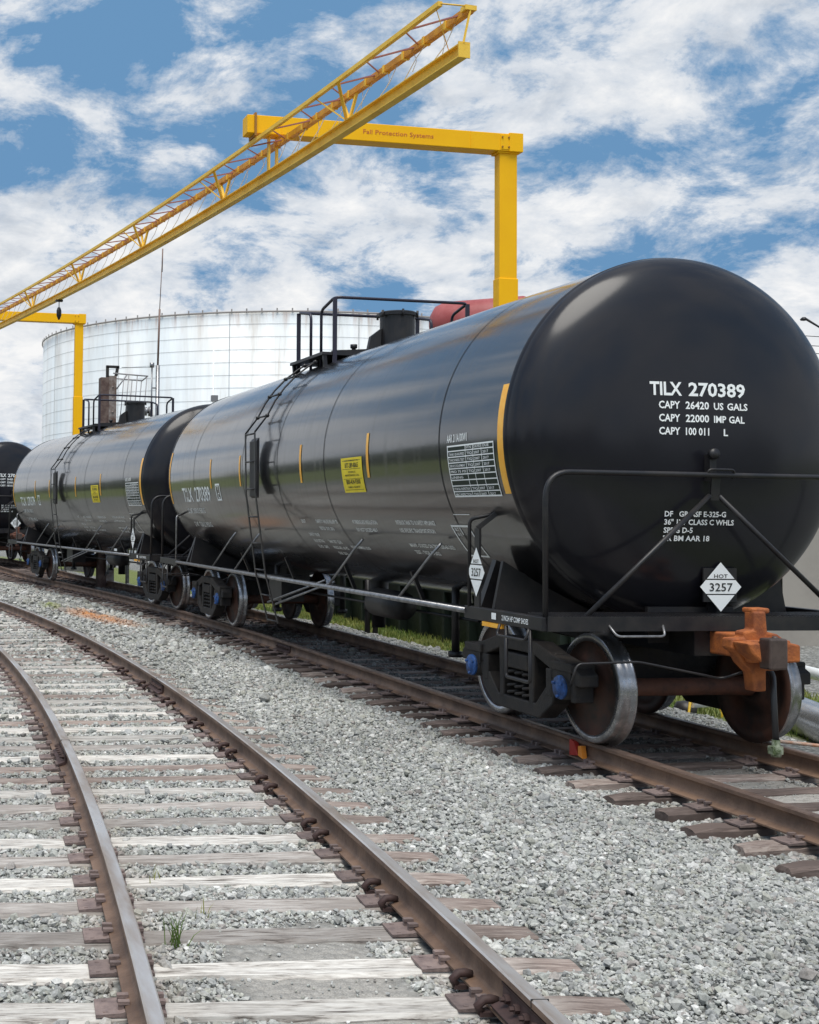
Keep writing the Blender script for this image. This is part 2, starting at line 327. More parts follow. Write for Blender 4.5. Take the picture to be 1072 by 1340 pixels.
gm = bpy.data.materials.new('gravel_ground'); gm.use_nodes = True; t = gm.node_tree; b = t.nodes['Principled BSDF']; b.inputs['Roughness'].default_value = .95; b.inputs['Specular IOR Level'].default_value = .2
tcn = N(t, 'ShaderNodeTexCoord')
vo = N(t, 'ShaderNodeTexVoronoi', i_Scale=19.); t.links.new(tcn.outputs['Object'], vo.inputs[0])
no = N(t, 'ShaderNodeTexNoise', i_Scale=1.2, i_Detail=8.); t.links.new(tcn.outputs['Object'], no.inputs[0])
nf = N(t, 'ShaderNodeTexNoise', i_Scale=140., i_Detail=4.); t.links.new(tcn.outputs['Object'], nf.inputs[0])
sepc = N(t, 'ShaderNodeSeparateColor'); t.links.new(vo.outputs['Color'], sepc.inputs[0])
rp = ramp(t, [(0, (.24, .245, .235)), (.5, (.42, .425, .405)), (1, (.62, .62, .59))]); L(t, sepc, rp)
dr = ramp(t, [(.0, 1), (.5, .22)]); L(t, vo, dr); mu = N(t, 'ShaderNodeMixRGB', blend_type='MULTIPLY', i_0=.75); L(t, rp, mu, 0, 1); L(t, dr, mu, 0, 2)
rn = ramp(t, [(.3, .82), (.7, 1.08)]); L(t, no, rn); mu2 = N(t, 'ShaderNodeMixRGB', blend_type='MULTIPLY', i_0=1.); L(t, mu, mu2, 0, 1); L(t, rn, mu2, 0, 2)
za_ = N(t, 'ShaderNodeAttribute', attribute_name='zone'); zs = N(t, 'ShaderNodeSeparateColor'); t.links.new(za_.outputs['Color'], zs.inputs[0])
zg = N(t, 'ShaderNodeAttribute', attribute_name='zone_green')
def mixin(prev, fac, col, k=1.0):
    m_ = N(t, 'ShaderNodeMixRGB'); q = N(t, 'ShaderNodeMath', operation='MULTIPLY', i_1=k); t.links.new(fac, q.inputs[0]); L(t, q, m_); L(t, prev, m_, 0, 1)
    if isinstance(col, tuple): m_.inputs[2].default_value = (*col, 1)
    else: L(t, col, m_, 0, 2)
    return m_
fine = ramp(t, [(.25, (.22, .21, .195)), (.5, (.32, .305, .28)), (.75, (.46, .44, .41))]); L(t, nf, fine)
gcol = ramp(t, [(.3, (.07, .11, .025)), (.55, (.16, .19, .05)), (.75, (.26, .24, .11))]); L(t, nf, gcol)
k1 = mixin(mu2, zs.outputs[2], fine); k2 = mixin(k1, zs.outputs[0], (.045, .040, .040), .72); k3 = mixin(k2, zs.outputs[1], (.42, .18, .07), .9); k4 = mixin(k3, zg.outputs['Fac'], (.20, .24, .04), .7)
k5 = mixin(k4, za_.outputs['Alpha'], gcol, .9); t.links.new(k5.outputs[0], b.inputs['Base Color'])
hm = N(t, 'ShaderNodeMath', operation='MULTIPLY', i_1=-1.0); L(t, vo, hm); bp = N(t, 'ShaderNodeBump', i_Strength=.9, i_Distance=.03); L(t, hm, bp, 0, 3 if False else bp.inputs.find('Height')); t.links.new(bp.outputs[0], b.inputs['Normal'])
me.materials.append(gm)

# ------------------------------------------------------------------ cross-ties
ORD = 'first second third fourth fifth sixth seventh eighth ninth tenth eleventh twelfth thirteenth fourteenth fifteenth sixteenth'.split()
def tie_mesh(x0, x1, wd, h, seed):
    rs = random.Random(seed); mb = MB(); n = 14; rows = []
    for i in range(n+1):
        x = x0+(x1-x0)*i/n; j = lambda a: rs.uniform(-a, a)*1.5
        e = .014 if i in (0, n) else .0
        rows.append([(x+j(.008), -wd/2+j(.005)+e, -h), (x+j(.008), -wd/2+j(.006)+e, -.016+j(.006)-e), (x, -wd/2+.018+j(.008)+e, j(.003)-e*.8), (x, j(.02), j(.004)-.002-e*.8), (x, wd/2-.018+j(.008)-e, j(.003)-e*.8), (x+j(.008), wd/2+j(.006)-e, -.016+j(.006)-e), (x+j(.008), wd/2+j(.005)-e, -h)])
    k = 7; v = [p for rw in rows for p in rw]; f = [(i*k+m, i*k+m+1, (i+1)*k+m+1, (i+1)*k+m) for i in range(n) for m in range(k-1)]
    mb.add(v, f); mb.add(rows[0], [tuple(range(k))]); mb.add(rows[-1], [tuple(reversed(range(k)))]); return mb.mesh('crosstie')
def plate_mesh():
    mb = MB(); mb.prism([(-.19, 0), (.10, 0), (.10, .012), (.085, .018), (.075, .022), (-.075, .022), (-.085, .018), (-.19, .012)], -.088, .088, 'y')
    for sx in (-1, 1):
        for yy in (-.04, .035): mb.box(sx*.085-.012, sx*.085+.012, yy-.012, yy+.012, .015, .045); mb.box(min(sx*.05, sx*.098), max(sx*.05, sx*.098), yy-.016, yy+.016, .038, .052)
        for yy in ((-.06, .06) if sx < 0 else ()): mb.box(sx*.15-.010, sx*.15+.010, yy-.006, yy+.006, .008, .0165)
    return mb.mesh('tie_plate')
PLATE = plate_mesh(); PLATE.materials.append(platem)
TIERECT = []
def lay_ties(path, s0, s1, sp, x0, x1, mats, labf, grp, zt=-.19, jit=.02, lj=.05, wd=.20):
    meshes = []
    for k in range(8):
        m_ = tie_mesh(x0+random.uniform(-lj, lj), x1+random.uniform(-lj, lj), wd, .17, k+int(s0*10)); m_.materials.append(mats[k % len(mats)]); meshes.append(m_)
    s = s0; i = 0
    while s < s1:
        p = path(s+random.uniform(-jit, jit)); o = bpy.data.objects.new('wooden_crosstie', random.choice(meshes)); COL.objects.link(o)
        o.location = (p[0], p[1], zt+p[3]+random.uniform(-.006, .004)); o.rotation_euler = (random.uniform(-.01, .01), 0, p[2]+random.uniform(-.012, .012))
        tag(o, labf(i, s), 'railway tie', grp)
        for d in (-.7525, .7525):
            q = bpy.data.objects.new('tie_plate', PLATE); COL.objects.link(q); q.parent = o; q.location = (d, 0, .002)
        TIERECT.append((p[0], p[1], p[2], x0, x1, wd)); s += sp; i += 1
def lab_fg(i, s):
    if i == 0: return 'pale wooden tie lying just outside the bottom edge of the curved left track'
    i -= 1
    if i < 16: return ORD[i]+' weathered wooden tie counted up from the bottom edge of the curved left track'
    return 'grey weathered tie in the distant run of the curved left track, beyond the sixteenth'
def lab_car(i, s):
    if i == 0: return 'brown wooden tie lying just outside the right edge under the tank car track'
    i -= 1
    if i < 16: return ORD[i]+' brown wooden tie counted from the right edge under the tank car track'
    return 'dark dirty tie under the distant part of the tank car track'
lay_ties(fg_path, 4.645, 33.5, .455, -2.35, 1.33, [woodpale, woodpale2, woodpale, woodend], lab_fg, 'ties of the curved left track', lj=.03)
lay_ties(car_path, 6.25, 50, .485, -1.24, 1.22, [woodbrown, woodbrown, woodend, woodbrown], lab_car, 'ties of the tank car track', zt=-.192, jit=.05, lj=.08, wd=.165)

rail(fg_path, -.7525, 2.2, 34, 'left rail of the curved empty track, shiny worn head and brown sides', None, [railr, railtop])
rail(fg_path, .7525, 2.2, 34, 'right rail of the curved empty track, running diagonally to the lower right corner', None, [railr, railtop])
rail(car_path, -.7525, 3, 58, 'rusty brown rail under the near wheels of the tank cars', None, [railr, railtop2])
rail(car_path, .7525, 3, 58, 'dark far rail of the tank car track beside the grass', None, [railr, railtop2])
RAILS = {id(o): o for o in bpy.data.objects if o.name.startswith('rail')}
def get_rail(txt): return [o for o in bpy.data.objects if o.name.startswith('rail') and o.get('label', '').startswith(txt)][0]
def local_frame(path, s, d):
    p = path(s); q = off(p, d); return Matrix.Translation((q[0], q[1], p[3])) @ Matrix.Rotation(p[2], 4, 'Z')
def put(mb, mx): mb.v = [tuple(mx @ Vector(p)) for p in mb.v]; return mb
# rail anchors (dark clips hooked on the base) and bolted joint bars
fgR = get_rail('right rail'); fgL = get_rail('left rail')
am = MB()
for yy in (0,):
    am.tube([(-.11, yy, -.172), (-.125, yy, -.15), (-.10, yy, -.125), (-.06, yy+.015, -.128), (-.035, yy+.02, -.137)], .019, 8); am.box(-.12, -.02, yy-.018, yy+.018, -.19, -.17)
ame = am.mesh('rail_anchor'); ame.materials.append(clipm)
s = 4.645; i = 0
while s < 22:
    if i % 3 == 1:
        for rl, d in ((fgR, .7525),):
            
            for e_ in (-.15, .15): o = bpy.data.objects.new('rail_anchor', ame); COL.objects.link(o); o.parent = rl; o.matrix_world = local_frame(fg_path, s+e_, d)
    s += .455; i += 1
def joint(rl, path, s, d):
    mb = MB()
    for sg in (-1, 1):
        pts = [(sg*.022, -.142), (sg*.075, -.150), (sg*.078, -.138), (sg*.030, -.118), (sg*.026, -.06), (sg*.034, -.042), (sg*.020, -.042), (sg*.0095, -.055), (sg*.0095, -.124)]
        mb.prism(pts, -.31, .31, 'y')
        for yy in (-.24, -.14, -.045, .045, .14, .24):
            mb.lathe([(0, 0), (.019, 0), (.019, .022), (.010, .022), (.010, .04), (0, .04)] if sg > 0 else [(0, 0), (.019, 0), (.019, -.022), (.010, -.022), (.010, -.04), (0, -.04)], o=(sg*.027, yy, -.09), ax='x', n=6, sm=False)
    put(mb, local_frame(path, s, d)); mb.build('joint_bar', clipm, rl)
    g = MB(); g.box(-.036, .036, -.003, .003, -.04, .0012); put(g, local_frame(path, s, d)); g.build('rail_gap', blackink, rl)
joint(fgR, fg_path, 4.62, .7525); joint(fgR, fg_path, 14.2, .7525); joint(fgL, fg_path, 10.3, -.7525)
crL = get_rail('rusty brown'); joint(crL, car_path, 18.2, -.7525)

# ------------------------------------------------------------------ loose ballast stones (uncountable: one object)
def stones():
    P = []
    def reg(x0, x1, y0, y1, dens, sz):
        n = int((x1-x0)*(y1-y0)*dens); x = rng.uniform(x0, x1, n); y = rng.uniform(y0, y1, n); P.append(np.stack([x, y, sz*rng.lognormal(-.02, .36, n)], 1))
    reg(-.4, 6.2, 3.7, 7, 3500, .0122); reg(-.2, 8.0, 7, 11, 2600, .0135); reg(.3, 9.0, 11, 17, 1300, .0168); reg(.2, 9, 17, 25, 420, .026); reg(-.5, 8, 25, 38, 150, .034)
    P = np.concatenate(P); x, y = P[:, 0], P[:, 1]
    ang = np.arctan2(x, y); keep = (ang < .86) & (ang > -.03)     # what the photo could see, and a bit more
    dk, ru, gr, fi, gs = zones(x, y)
    keep &= ~((fi > .5) & (rng.random(len(x)) < .93)); keep &= ~((gs > .4) & (rng.random(len(x)) < .9))
    for (tx, ty, h, a0, a1, wd) in TIERECT:
        c, s_ = cos(h), sin(h); lx = (x-tx)*c+(y-ty)*s_; ly = -(x-tx)*s_+(y-ty)*c
        on = (lx > a0-.01) & (lx < a1+.01) & (np.abs(ly) < wd/2+P[:, 2]*.35)
        keep &= ~(on & (rng.random(len(x)) < np.where(np.abs(ly) > wd*.37, .90, .99)))
    for path, s0, s1 in ((fg_path, 2.2, 34), (car_path, 3, 58)):
        for s in np.arange(s0, s1, .3):
            p = path(s)
            for d in (-.7525, .7525):
                q = off(p, d); lx = (x-q[0])*cos(p[2])+(y-q[1])*sin(p[2]); ly = -(x-q[0])*sin(p[2])+(y-q[1])*cos(p[2]); keep &= ~((np.abs(lx) < .085) & (np.abs(ly) < .16))
    P = P[keep]; x, y, sz = P.T; n = len(P)
    fi = zones(x, y)[3]; sz = np.where(fi > .4, sz*.55, sz)
    bm = bmesh.new(); bmesh.ops.create_icosphere(bm, subdivisions=1, radius=1); ico = np.array([v.co for v in bm.verts]); fc = np.array([[v.index for v in f.verts] for f in bm.faces]); bm.free()
    V = np.empty((n, 12, 3)); K = 40
    shapes = ico[None]*(1+rng.normal(0, .20, (K, 12, 1)))
    pw = rng.normal(0, 1, (K, 3, 3)); pw /= np.linalg.norm(pw, axis=2, keepdims=True)
    for k in range(K):
        for m_ in range(3):     # knap flat facets
            dd = shapes[k] @ pw[k, m_]; cut = .62; shapes[k] -= np.maximum(dd-cut, 0)[:, None]*pw[k, m_]
    idx = rng.integers(0, K, n); q = rng.normal(0, 1, (n, 4)); q /= np.linalg.norm(q, axis=1, keepdims=True); a, b_, c, d = q.T
    Rm = np.stack([1-2*(c*c+d*d), 2*(b_*c-a*d), 2*(b_*d+a*c), 2*(b_*c+a*d), 1-2*(b_*b_+d*d), 2*(c*d-a*b_), 2*(b_*d-a*c), 2*(c*d+a*b_), 1-2*(b_*b_+c*c)], 1).reshape(n, 3, 3)
    asp = rng.uniform(.62, 1.3, (n, 1, 3)); V = (shapes[idx]*asp*sz[:, None, None]) @ Rm.transpose(0, 2, 1); V[..., 2] *= .8
    V += np.stack([x, y, gz(x, y)+sz*rng.uniform(-.15, .75, n)+.002], 1)[:, None]
    F = (fc[None]+np.arange(n)[:, None, None]*12).reshape(-1, 3)
    me = bpy.data.meshes.new('ballast_stones'); me.vertices.add(n*12); me.vertices.foreach_set('co', V.ravel()); me.loops.add(F.size); me.loops.foreach_set('vertex_index', F.ravel()); me.polygons.add(len(F)); me.polygons.foreach_set('loop_start', np.arange(0, F.size, 3)); me.polygons.foreach_set('loop_total', np.full(len(F), 3))
    me.polygons.foreach_set('use_smooth', np.zeros(len(F), bool)); me.update()
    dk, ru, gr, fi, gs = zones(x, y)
    base = np.array([[.44, .45, .42], [.53, .53, .50], [.385, .39, .38], [.64, .635, .61], [.44, .44, .39], [.40, .37, .345]])[rng.choice(6, n, p=[.27, .26, .2, .08, .12, .07])]*rng.lognormal(-.24, .12, (n, 1))*(1+.13*np.sin(x*1.3+np.sin(y*.9)*1.7)*np.sin(y*1.1+x*.6))[:, None]
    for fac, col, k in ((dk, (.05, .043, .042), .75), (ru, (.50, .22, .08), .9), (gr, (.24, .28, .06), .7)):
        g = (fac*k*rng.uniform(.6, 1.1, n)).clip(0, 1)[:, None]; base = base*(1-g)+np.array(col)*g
    bb = (y-15)/97.25; e = x-(3.06-98+97.25*np.sqrt(np.maximum(1-bb*bb, .3))); cxx = np.where(y > 17.5, 6.6-126*(1-np.sqrt(np.maximum(1-((y-17.5)/126)**2, .5))), 6.6)
    near = np.minimum(np.abs(np.abs(e)-.7525), np.abs(np.abs(x-cxx)-.7525)); g = (np.clip(1-near/.24, 0, 1)*rng.uniform(.1, .75, n))[:, None]; base = base*(1-g)+np.array((.27, .19, .145))*g   # brake dust and rust beside the rails
    colr = np.concatenate([np.repeat(base, 12, 0), np.ones((n*12, 1))], 1)
    at = me.attributes.new('tint', 'FLOAT_COLOR', 'POINT'); at.data.foreach_set('color', colr.ravel())
    m_ = bpy.data.materials.new('crushed_stone'); m_.use_nodes = True; t = m_.node_tree; b = t.nodes['Principled BSDF']; b.inputs['Roughness'].default_value = .85; b.inputs['Specular IOR Level'].default_value = .3
    a_ = N(t, 'ShaderNodeAttribute', attribute_name='tint'); no = N(t, 'ShaderNodeTexNoise', i_Scale=70., i_Detail=4.); tc_ = N(t, 'ShaderNodeTexCoord'); t.links.new(tc_.outputs['Object'], no.inputs[0])
    rr = ramp(t, [(.3, .72), (.7, 1.22)]); L(t, no, rr); mx = N(t, 'ShaderNodeMixRGB', blend_type='MULTIPLY', i_0=1.); t.links.new(a_.outputs['Color'], mx.inputs[1]); L(t, rr, mx, 0, 2); t.links.new(mx.outputs[0], b.inputs['Base Color'])
    me.materials.append(m_); o = link('ballast_stones', me); o['kind'] = 'stuff'; return o
stones()

# ------------------------------------------------------------------ tank cars
TR, TZ, TL, HD = 1.5615, 2.576, 6.335, .44     # radius, axis height, half length of the shell, head depth
def onside(uy, ang, lift=.004):     # point on the near (left) side: uy along the car, ang degrees above the middle
    a = radians(ang); return (-(TR+lift)*cos(a), uy, TZ+(TR+lift)*sin(a))
def onhead(x, z, lift=.004):        # point on the near head
    q = max(0, 1-(math.hypot(x, z-TZ)/TR)**2.6); return (x, -TL-.016-(HD-.016)*math.sqrt(q)-lift, z)
def side_text(mb, lines, y0, a0, h, lh, wd=None, bold=.018):
    # lines read from the far end toward the near end (u grows toward -y)
    dpr = 180/pi/TR
    for i, ln in enumerate(lines):
        wv = wd[i] if isinstance(wd, (list, tuple)) else wd
        lettering(mb, ln, lambda a, b_: onside(y0-a, a0-i*lh*dpr+b_*dpr), 0, 0, h, wv, bold)
def frame2d(mb, fn, x0, y0, x1, y1, t, mi=0, n=8):
    def bar(a0, b0, a1, b1):
        for k in range(n):
            ya = b0+(b1-b0)*k/n; yb = b0+(b1-b0)*(k+1)/n; mb.add([fn(a0, ya), fn(a1, ya), fn(a1, yb), fn(a0, yb)], [(0, 1, 2, 3)], mi)
    bar(x0, y0, x0+t, y1); bar(x1-t, y0, x1, y1)
    for yy in (y0, y1-t): bar(x0, yy, x1, yy+t)
def patch(mb, fn, x0, y0, x1, y1, n=8, mi=0):
    for k in range(n):
        ya = y0+(y1-y0)*k/n; yb = y0+(y1-y0)*(k+1)/n; mb.add([fn(x0, ya), fn(x1, ya), fn(x1, yb), fn(x0, yb)], [(0, 1, 2, 3)], mi)
def diamond(fn, cx, cz, hw, hz, parent, txt=True):
    # white hazard diamond cut by two dark bands, number in the middle
    mb = MB()
    def seg(za, zb, edge):   # trapezoid of the diamond between heights za and zb
        wa, wb = hw*(1-abs(za)/hz), hw*(1-abs(zb)/hz)
        if edge: mb.add([fn(cx-hw*.72, cz+za), fn(cx+hw*.72, cz+za), fn(cx+hw, cz), fn(cx+hw*.72, cz+zb), fn(cx-hw*.72, cz+zb), fn(cx-hw, cz)], [(0, 1, 2, 3, 4, 5)])
        else: mb.add([fn(cx-wa, cz+za), fn(cx+wa, cz+za), fn(cx+wb, cz+zb), fn(cx-wb, cz+zb)], [(0, 1, 2, 3)])
    seg(hz*.33, hz, False); seg(-hz*.28, hz*.28, True); seg(-hz, -hz*.33, False)
    o = mb.build('placard', white, parent)
    if txt:
        l = MB(); f2 = lambda a, b_: (Vector(fn(a, b_))+Vector(fn(a, b_, .003))-Vector(fn(a, b_)))
        lettering(l, '3257', lambda a, b_: fn(cx+a, cz+b_, .007), -hw*.55, -hz*.17, hz*.34, hw*1.12, .01)
        lettering(l, 'HOT', lambda a, b_: fn(cx+a, cz+b_, .007), -hw*.33, hz*.36, hz*.16, hw*.66, .01)
        l.build('lettering', blackink, o)
    return o
def truck(P, yc, near_dirty=False):
    wb = .80
    for sx in (-1, 1):
        X = sx*.985; mb = MB(); xa, xb = X-.085, X+.085
        top = [(-1.06, .50), (-1.06, .60), (-.95, .655), (-.62, .72), (-.35, .80), (.35, .80), (.62, .72), (.95, .655), (1.06, .60), (1.06, .50), (.62, .52), (.58, .60), (.30, .69), (-.30, .69), (-.58, .60), (-.62, .52)]
        mb.prism([(yc+a, b) for a, b in top], xa, xb)
        bot = [(-.70, .52), (-.60, .52), (-.34, .27), (.34, .27), (.60, .52), (.70, .52), (.62, .30), (.40, .15), (-.40, .15), (-.62, .30)]
        mb.prism([(yc+a, b) for a, b in bot], xa, xb)
        for a in (-.30, .23): mb.prism([(yc+a, .24), (yc+a+.07, .24), (yc+a+.09, .72), (yc+a-.02, .72)], xa, xb)
        for a in (-1, 1): mb.box(X-.11, X+.11, yc+a*wb-.17, yc+a*wb+.17, .60, .68); mb.box(X-.09, X+.09, yc+a*(wb+.15)-.03, yc+a*(wb+.15)+.03, .36, .62); mb.box(X-.09, X+.09, yc+a*.57-.05, yc+a*.57+.05, .36, .60)
        mb.box(X-.06, X+.06, yc-.62, yc+.62, .70, .735)
        sf = mb.build('side_frame', darkst, P, bevel=.012)
        sp = MB()
        for a in (-.13, 0, .13):
            pts = [(X-.02+.055*cos(t), yc+a*1.05+.062*sin(t), .275+.245*t/(2*pi*4)) for t in np.linspace(0, 2*pi*4, 60)]; sp.tube(pts, .015, 6)
        sp.build('spring', darkst, sf)
        bl = MB(); bl.box(X-.09 if sx < 0 else X-.11, X+.11 if sx < 0 else X+.09, yc-.21, yc+.21, .525, .665); bl.build('bolster_end', darkst, sf, bevel=.015)
        for a in (-1, 1):
            c = MB(); s_ = sx
            c.lathe([(0, s_*.145), (.035, s_*.145), (.04, s_*.135), (.095, s_*.13), (.10, s_*.12), (.10, s_*.10), (0, s_*.10)], o=(X, yc+a*wb, .47), ax='x', n=20); ad = MB(); ad.lathe([(0, s_*.105), (.105, s_*.105), (.105, s_*-.10), (0, s_*-.10)], o=(X, yc+a*wb, .47), ax='x', n=20); ad.box(X-.10, X+.10, yc+a*wb-.14, yc+a*wb+.14, .50, .60); ad.build('bearing_adapter', darkst, sf)
            for k in range(3):
                t_ = 2*pi*k/3+.5; c.tube([(X+s_*.12, yc+a*wb+.072*cos(t_), .47+.072*sin(t_)), (X+s_*.152, yc+a*wb+.072*cos(t_), .47+.072*sin(t_))], .014, 6)
            c.build('bearing_cap', blue, sf)
            wp = MB(); rr = .457
            # wheel in profile: (radius, x outwards) ; bands: 0 plate, 1 tread
            pr_ = [(.085, .10, 0), (.085, -.09, 0), (.15, -.075, 0), (.22, -.02, 0), (.38, -.045, 0), (.385, -.07, 0), (.484, -.07, 1), (.488, -.058, 1), (.484, -.045, 1), (.462, -.030, 1), (rr+.001, .0, 1), (rr-.003, .060, 1), (rr-.012, .066, 1), (.39, .068, 0), (.382, .045, 0), (.23, .06, 0), (.15, .095, 0), (.085, .10, 0)]
            wp.lathe([(p[0], s_*p[1], p[2]) for p in pr_], o=(s_*.765, yc+a*wb, .462), ax='x', n=56)
            wp.build('wheel', [wheelpl, tread], P)
    for a in (-1, 1):
        ax = MB(); ax.lathe([(.085, -.70), (.075, -.5), (.075, .5), (.085, .70)], o=(0, yc+a*wb, .462), ax='x', n=20); ax.build('axle', rustax, P)
    b_ = MB(); b_.prism([(-.9, .66), (-.9, .52), (-.35, .38), (.35, .38), (.9, .52), (.9, .66), (.4, .74), (-.4, .74)], yc-.18, yc+.18, 'y'); b_.box(-.25, .25, yc-.22, yc+.22, .74, .92)
    # brake beams
    for a in (-1, 1): b_.beam((-.78, yc+a*.27, .40), (.78, yc+a*.27, .40), .06, .08); b_.box(-.84, -.70, yc+a*.30-.05, yc+a*.30+.05, .30, .56); b_.box(.70, .84, yc+a*.30-.05, yc+a*.30+.05, .30, .56)
    b_.build('truck_bolster', darkst, P, bevel=.01)
def tank_car(label, s, number, full=True):
    p1 = car_path(s-5.5); p2 = car_path(s+5.5); cx, cy = (p1[0]+p2[0])/2, (p1[1]+p2[1])/2; hd = math.atan2(-(p2[0]-p1[0]), p2[1]-p1[1])
    P = thing('tank_car', label, 'tank car', (cx, cy, (p1[3]+p2[3])/2), hd, 'black railway tank cars')
    P.rotation_euler = (math.asin((p2[3]-p1[3])/11), 0, hd)
    # shell and heads
    mb = MB(); mb.lathe([(TR, y) for y in np.linspace(-TL, TL, 30)], o=(0, 0, TZ), ax='y', n=128); mb.build('tank_shell', black, P)
    for sg in (-1, 1):
        h = MB(); n = 36
        pr_ = [(TR+.006, sg*(TL-.03)), (TR+.006, sg*(TL+.012)), (TR, sg*(TL+.016))]+[(TR*cos(pi/2*k/n), sg*(TL+.016+(HD-.016)*math.sqrt(max(0, 1-cos(pi/2*k/n)**2.6)))) for k in range(1, n+1)]
        h.lathe([(max(a, .001), b) for a, b in pr_], o=(0, 0, TZ), ax='y', n=128); h.build('tank_head', head_paint, P)
    for y in (-5.05, -1.9, -.1, 1.55, 4.45):
        h = MB(); h.lathe([(TR+.0035, y-.007), (TR+.0035, y+.007)], o=(0, 0, TZ), ax='y', n=128); h.build('jacket_seam', seamm, P)
    # reflective stripes
    for y, wd, a0, a1 in ((-6.25, .10, -18.5, 16), (-3.27, .065, -10.3, 7.3), (-1.05, .065, -10.5, 7), (1.68, .065, -10, 6.5), (3.36, .065, -10, 7), (6.25, .08, -18.5, 16)):
        h = MB(); h.lathe([(TR+.005, y-wd/2), (TR+.005, y+wd/2)], o=(0, 0, TZ), ax='y', n=12, a0=radians(-90+a0), a1=radians(-90+a1)); h.build('reflective_stripe', stripe, P)
    # number and stencils
    m_ = MB(); side_text(m_, ['TILX  '+number], 5.36, -17.3, .25, .3, 1.85, .015); m_.build('lettering', white, P)
    dpr = 180/pi/TR; fs = lambda a, b_, l=.005: onside(-a, b_*dpr, l)
    m_ = MB(); frame2d(m_, fs, -3.12, -17.4/dpr, -2.86, -7.5/dpr, .03); lettering(m_, 'C', fs, -3.04, -16/dpr, .09, .1, .02); lettering(m_, 'T', fs, -3.04, -11/dpr, .06, .1, .01); m_.build('stencil_box', white, P)
    m_ = MB(); side_text(m_, ['LD LMT  210500 LB  95500 KG', 'LT WT   75500 LB  34200 KG'], 5.3, -25, .095, .26, [1.15, 1.15], .012); m_.build('lettering', white, P)
    m_ = MB(); side_text(m_, ['DOT', '', 'SAFETY RELIEF', 'VALVE SETTING', '75 PSI   '+'SAFE'], -.55, -30, .05, .10, [.16, .1, .38, .38, .36]); side_text(m_, ['SAFETY VALVE RELIEF 75', 'TESTED  DUE  2016', '', 'TANK TEST  QUAL', 'PRESSURE  60 PSI', 'DUE  2016'], -1.1, -30, .05, .10, [.75, .5, .1, .45, .5, .3]); side_text(m_, ['NOT FOR FLAMMABLE LIQUID'], -1.75, -43.5, .045, .1, [.6]); m_.build('lettering', white, P)
    m_ = MB(); side_text(m_, ['4" FIBERGLASS INSULATION', 'DO NOT EXCEED 400 F'], -2.35, -30, .05, .10, [.72, .62]); m_.build('lettering', white, P)
    m_ = MB(); side_text(m_, ['INTERIOR TANK TO 10 SAFETY APPLIANCE', 'USE SPECIFIC TRANSPORTATION', '', 'MAWP - STATED ON TEST 1200-60-2025', 'TEST - TIQX-15-2022'], -3.6, -29.8, .05, .095, [.95, .85, .1, 1.05, .6]); m_.build('lettering', white, P)
    # inspection table
    m_ = MB(); patch(m_, lambda a, b_: fs(a, b_, .003), 5.23, -19.2/dpr, 6.13, -1.6/dpr, 10); m_.build('table_panel', mat('dark_green_decal', (.004, .016, .008), .6), P)
    m_ = MB(); x0, x1, y0, y1 = 5.23, 6.13, -19.2/dpr, -1.6/dpr; frame2d(m_, fs, x0, y0, x1, y1, .014)
    nr = 9; hh = (y1-y0)/nr
    for k in range(1, nr): patch(m_, fs, x0, y0+k*hh-.005, x1, y0+k*hh+.005, 1)
    for c in (.40, .56, .74): patch(m_, fs, x0+(x1-x0)*c*1.0, y0, x0+(x1-x0)*c+.009, y1)
    rows = ['88B.2 INSPECTION', 'STUB SILL INSPECTION', '', 'LINING', 'PRD 75 PSI', 'SERVICE EQUIPMENT', 'THICKNESS TEST', 'TANK QUALIFIED']
    for k, rw in enumerate(rows):
        if rw: lettering(m_, rw, fs, x0+.03, y0+k*hh+.014, hh-.03, min(.31, .03*len(rw)+.05), .01)
        if rw and rw != 'LINING':
            for c, tx in ((.43, 'TIQ'), (.585, '2007'), (.77, '2017')): lettering(m_, tx, fs, x0+(x1-x0)*c, y0+k*hh+.014, hh-.03, .105, .012)
    for c, tx, wv in ((.42, 'STN', .1), (.575, 'QUALIFIED', .14), (.78, 'DUE', .11)): lettering(m_, tx, fs, x0+(x1-x0)*c, y0+8*hh+.014, hh-.03, wv, .01)
    lettering(m_, 'AAR 211A100W1', fs, x0, y1+.03, .075, .40, .012); m_.build('inspection_table', white, P)
    # yellow notice
    m_ = MB(); patch(m_, fs, 2.48, -16/dpr, 3.11, -1.6/dpr); yl = m_.build('notice_label', ylab, P)
    m_ = MB(); g = lambda a, b_: onside(-a, b_*dpr, .008)
    for tx, zz, hh_, ww in (('IN CASE OF EMERGENCY CALL', -.085, .018, .42), ('877-289-8065', -.155, .055, .40), ('FOR REPAIR OR', -.215, .022, .22), ('MAINTENANCE CALL', -.25, .022, .42), ('800-424-9300', -.34, .055, .42), ('CHEMICAL TRANSPORT', -.385, .022, .36)): lettering(m_, tx, g, 2.80-ww/2, zz, hh_, ww, .01)
    for zz in (-.17, -.28, -.075, -.405): patch(m_, g, 2.52, zz-.002, 3.07, zz+.002, 1)
    m_.build('lettering', blackink, yl)
    # consolidated stencil frame by the bolster, half hidden
    m_ = MB(); frame2d(m_, fs, 4.88, -43/dpr, 5.26, -29.5/dpr, .022); patch(m_, fs, 5.04, -33.5/dpr, 5.055, -30.5/dpr, 2); lettering(m_, 'BLT', fs, 4.93, -31.8/dpr, .035, .08, .01); lettering(m_, '06 12', fs, 4.93, -34/dpr, .035, .08, .01); patch(m_, fs, 5.05, -25.6/dpr, 5.38, -25.3/dpr, 1); m_.build('stencil_frame', white, P)
    # near head lettering
    m_ = MB(); fh = lambda a, b_: onhead(a, b_, .005)
    lettering(m_, 'TILX', fh, -.50, 2.905, .112, .285, .027); lettering(m_, number, fh, -.155, 2.905, .112, .53, .027); m_.build('lettering', white, P); m_ = MB()
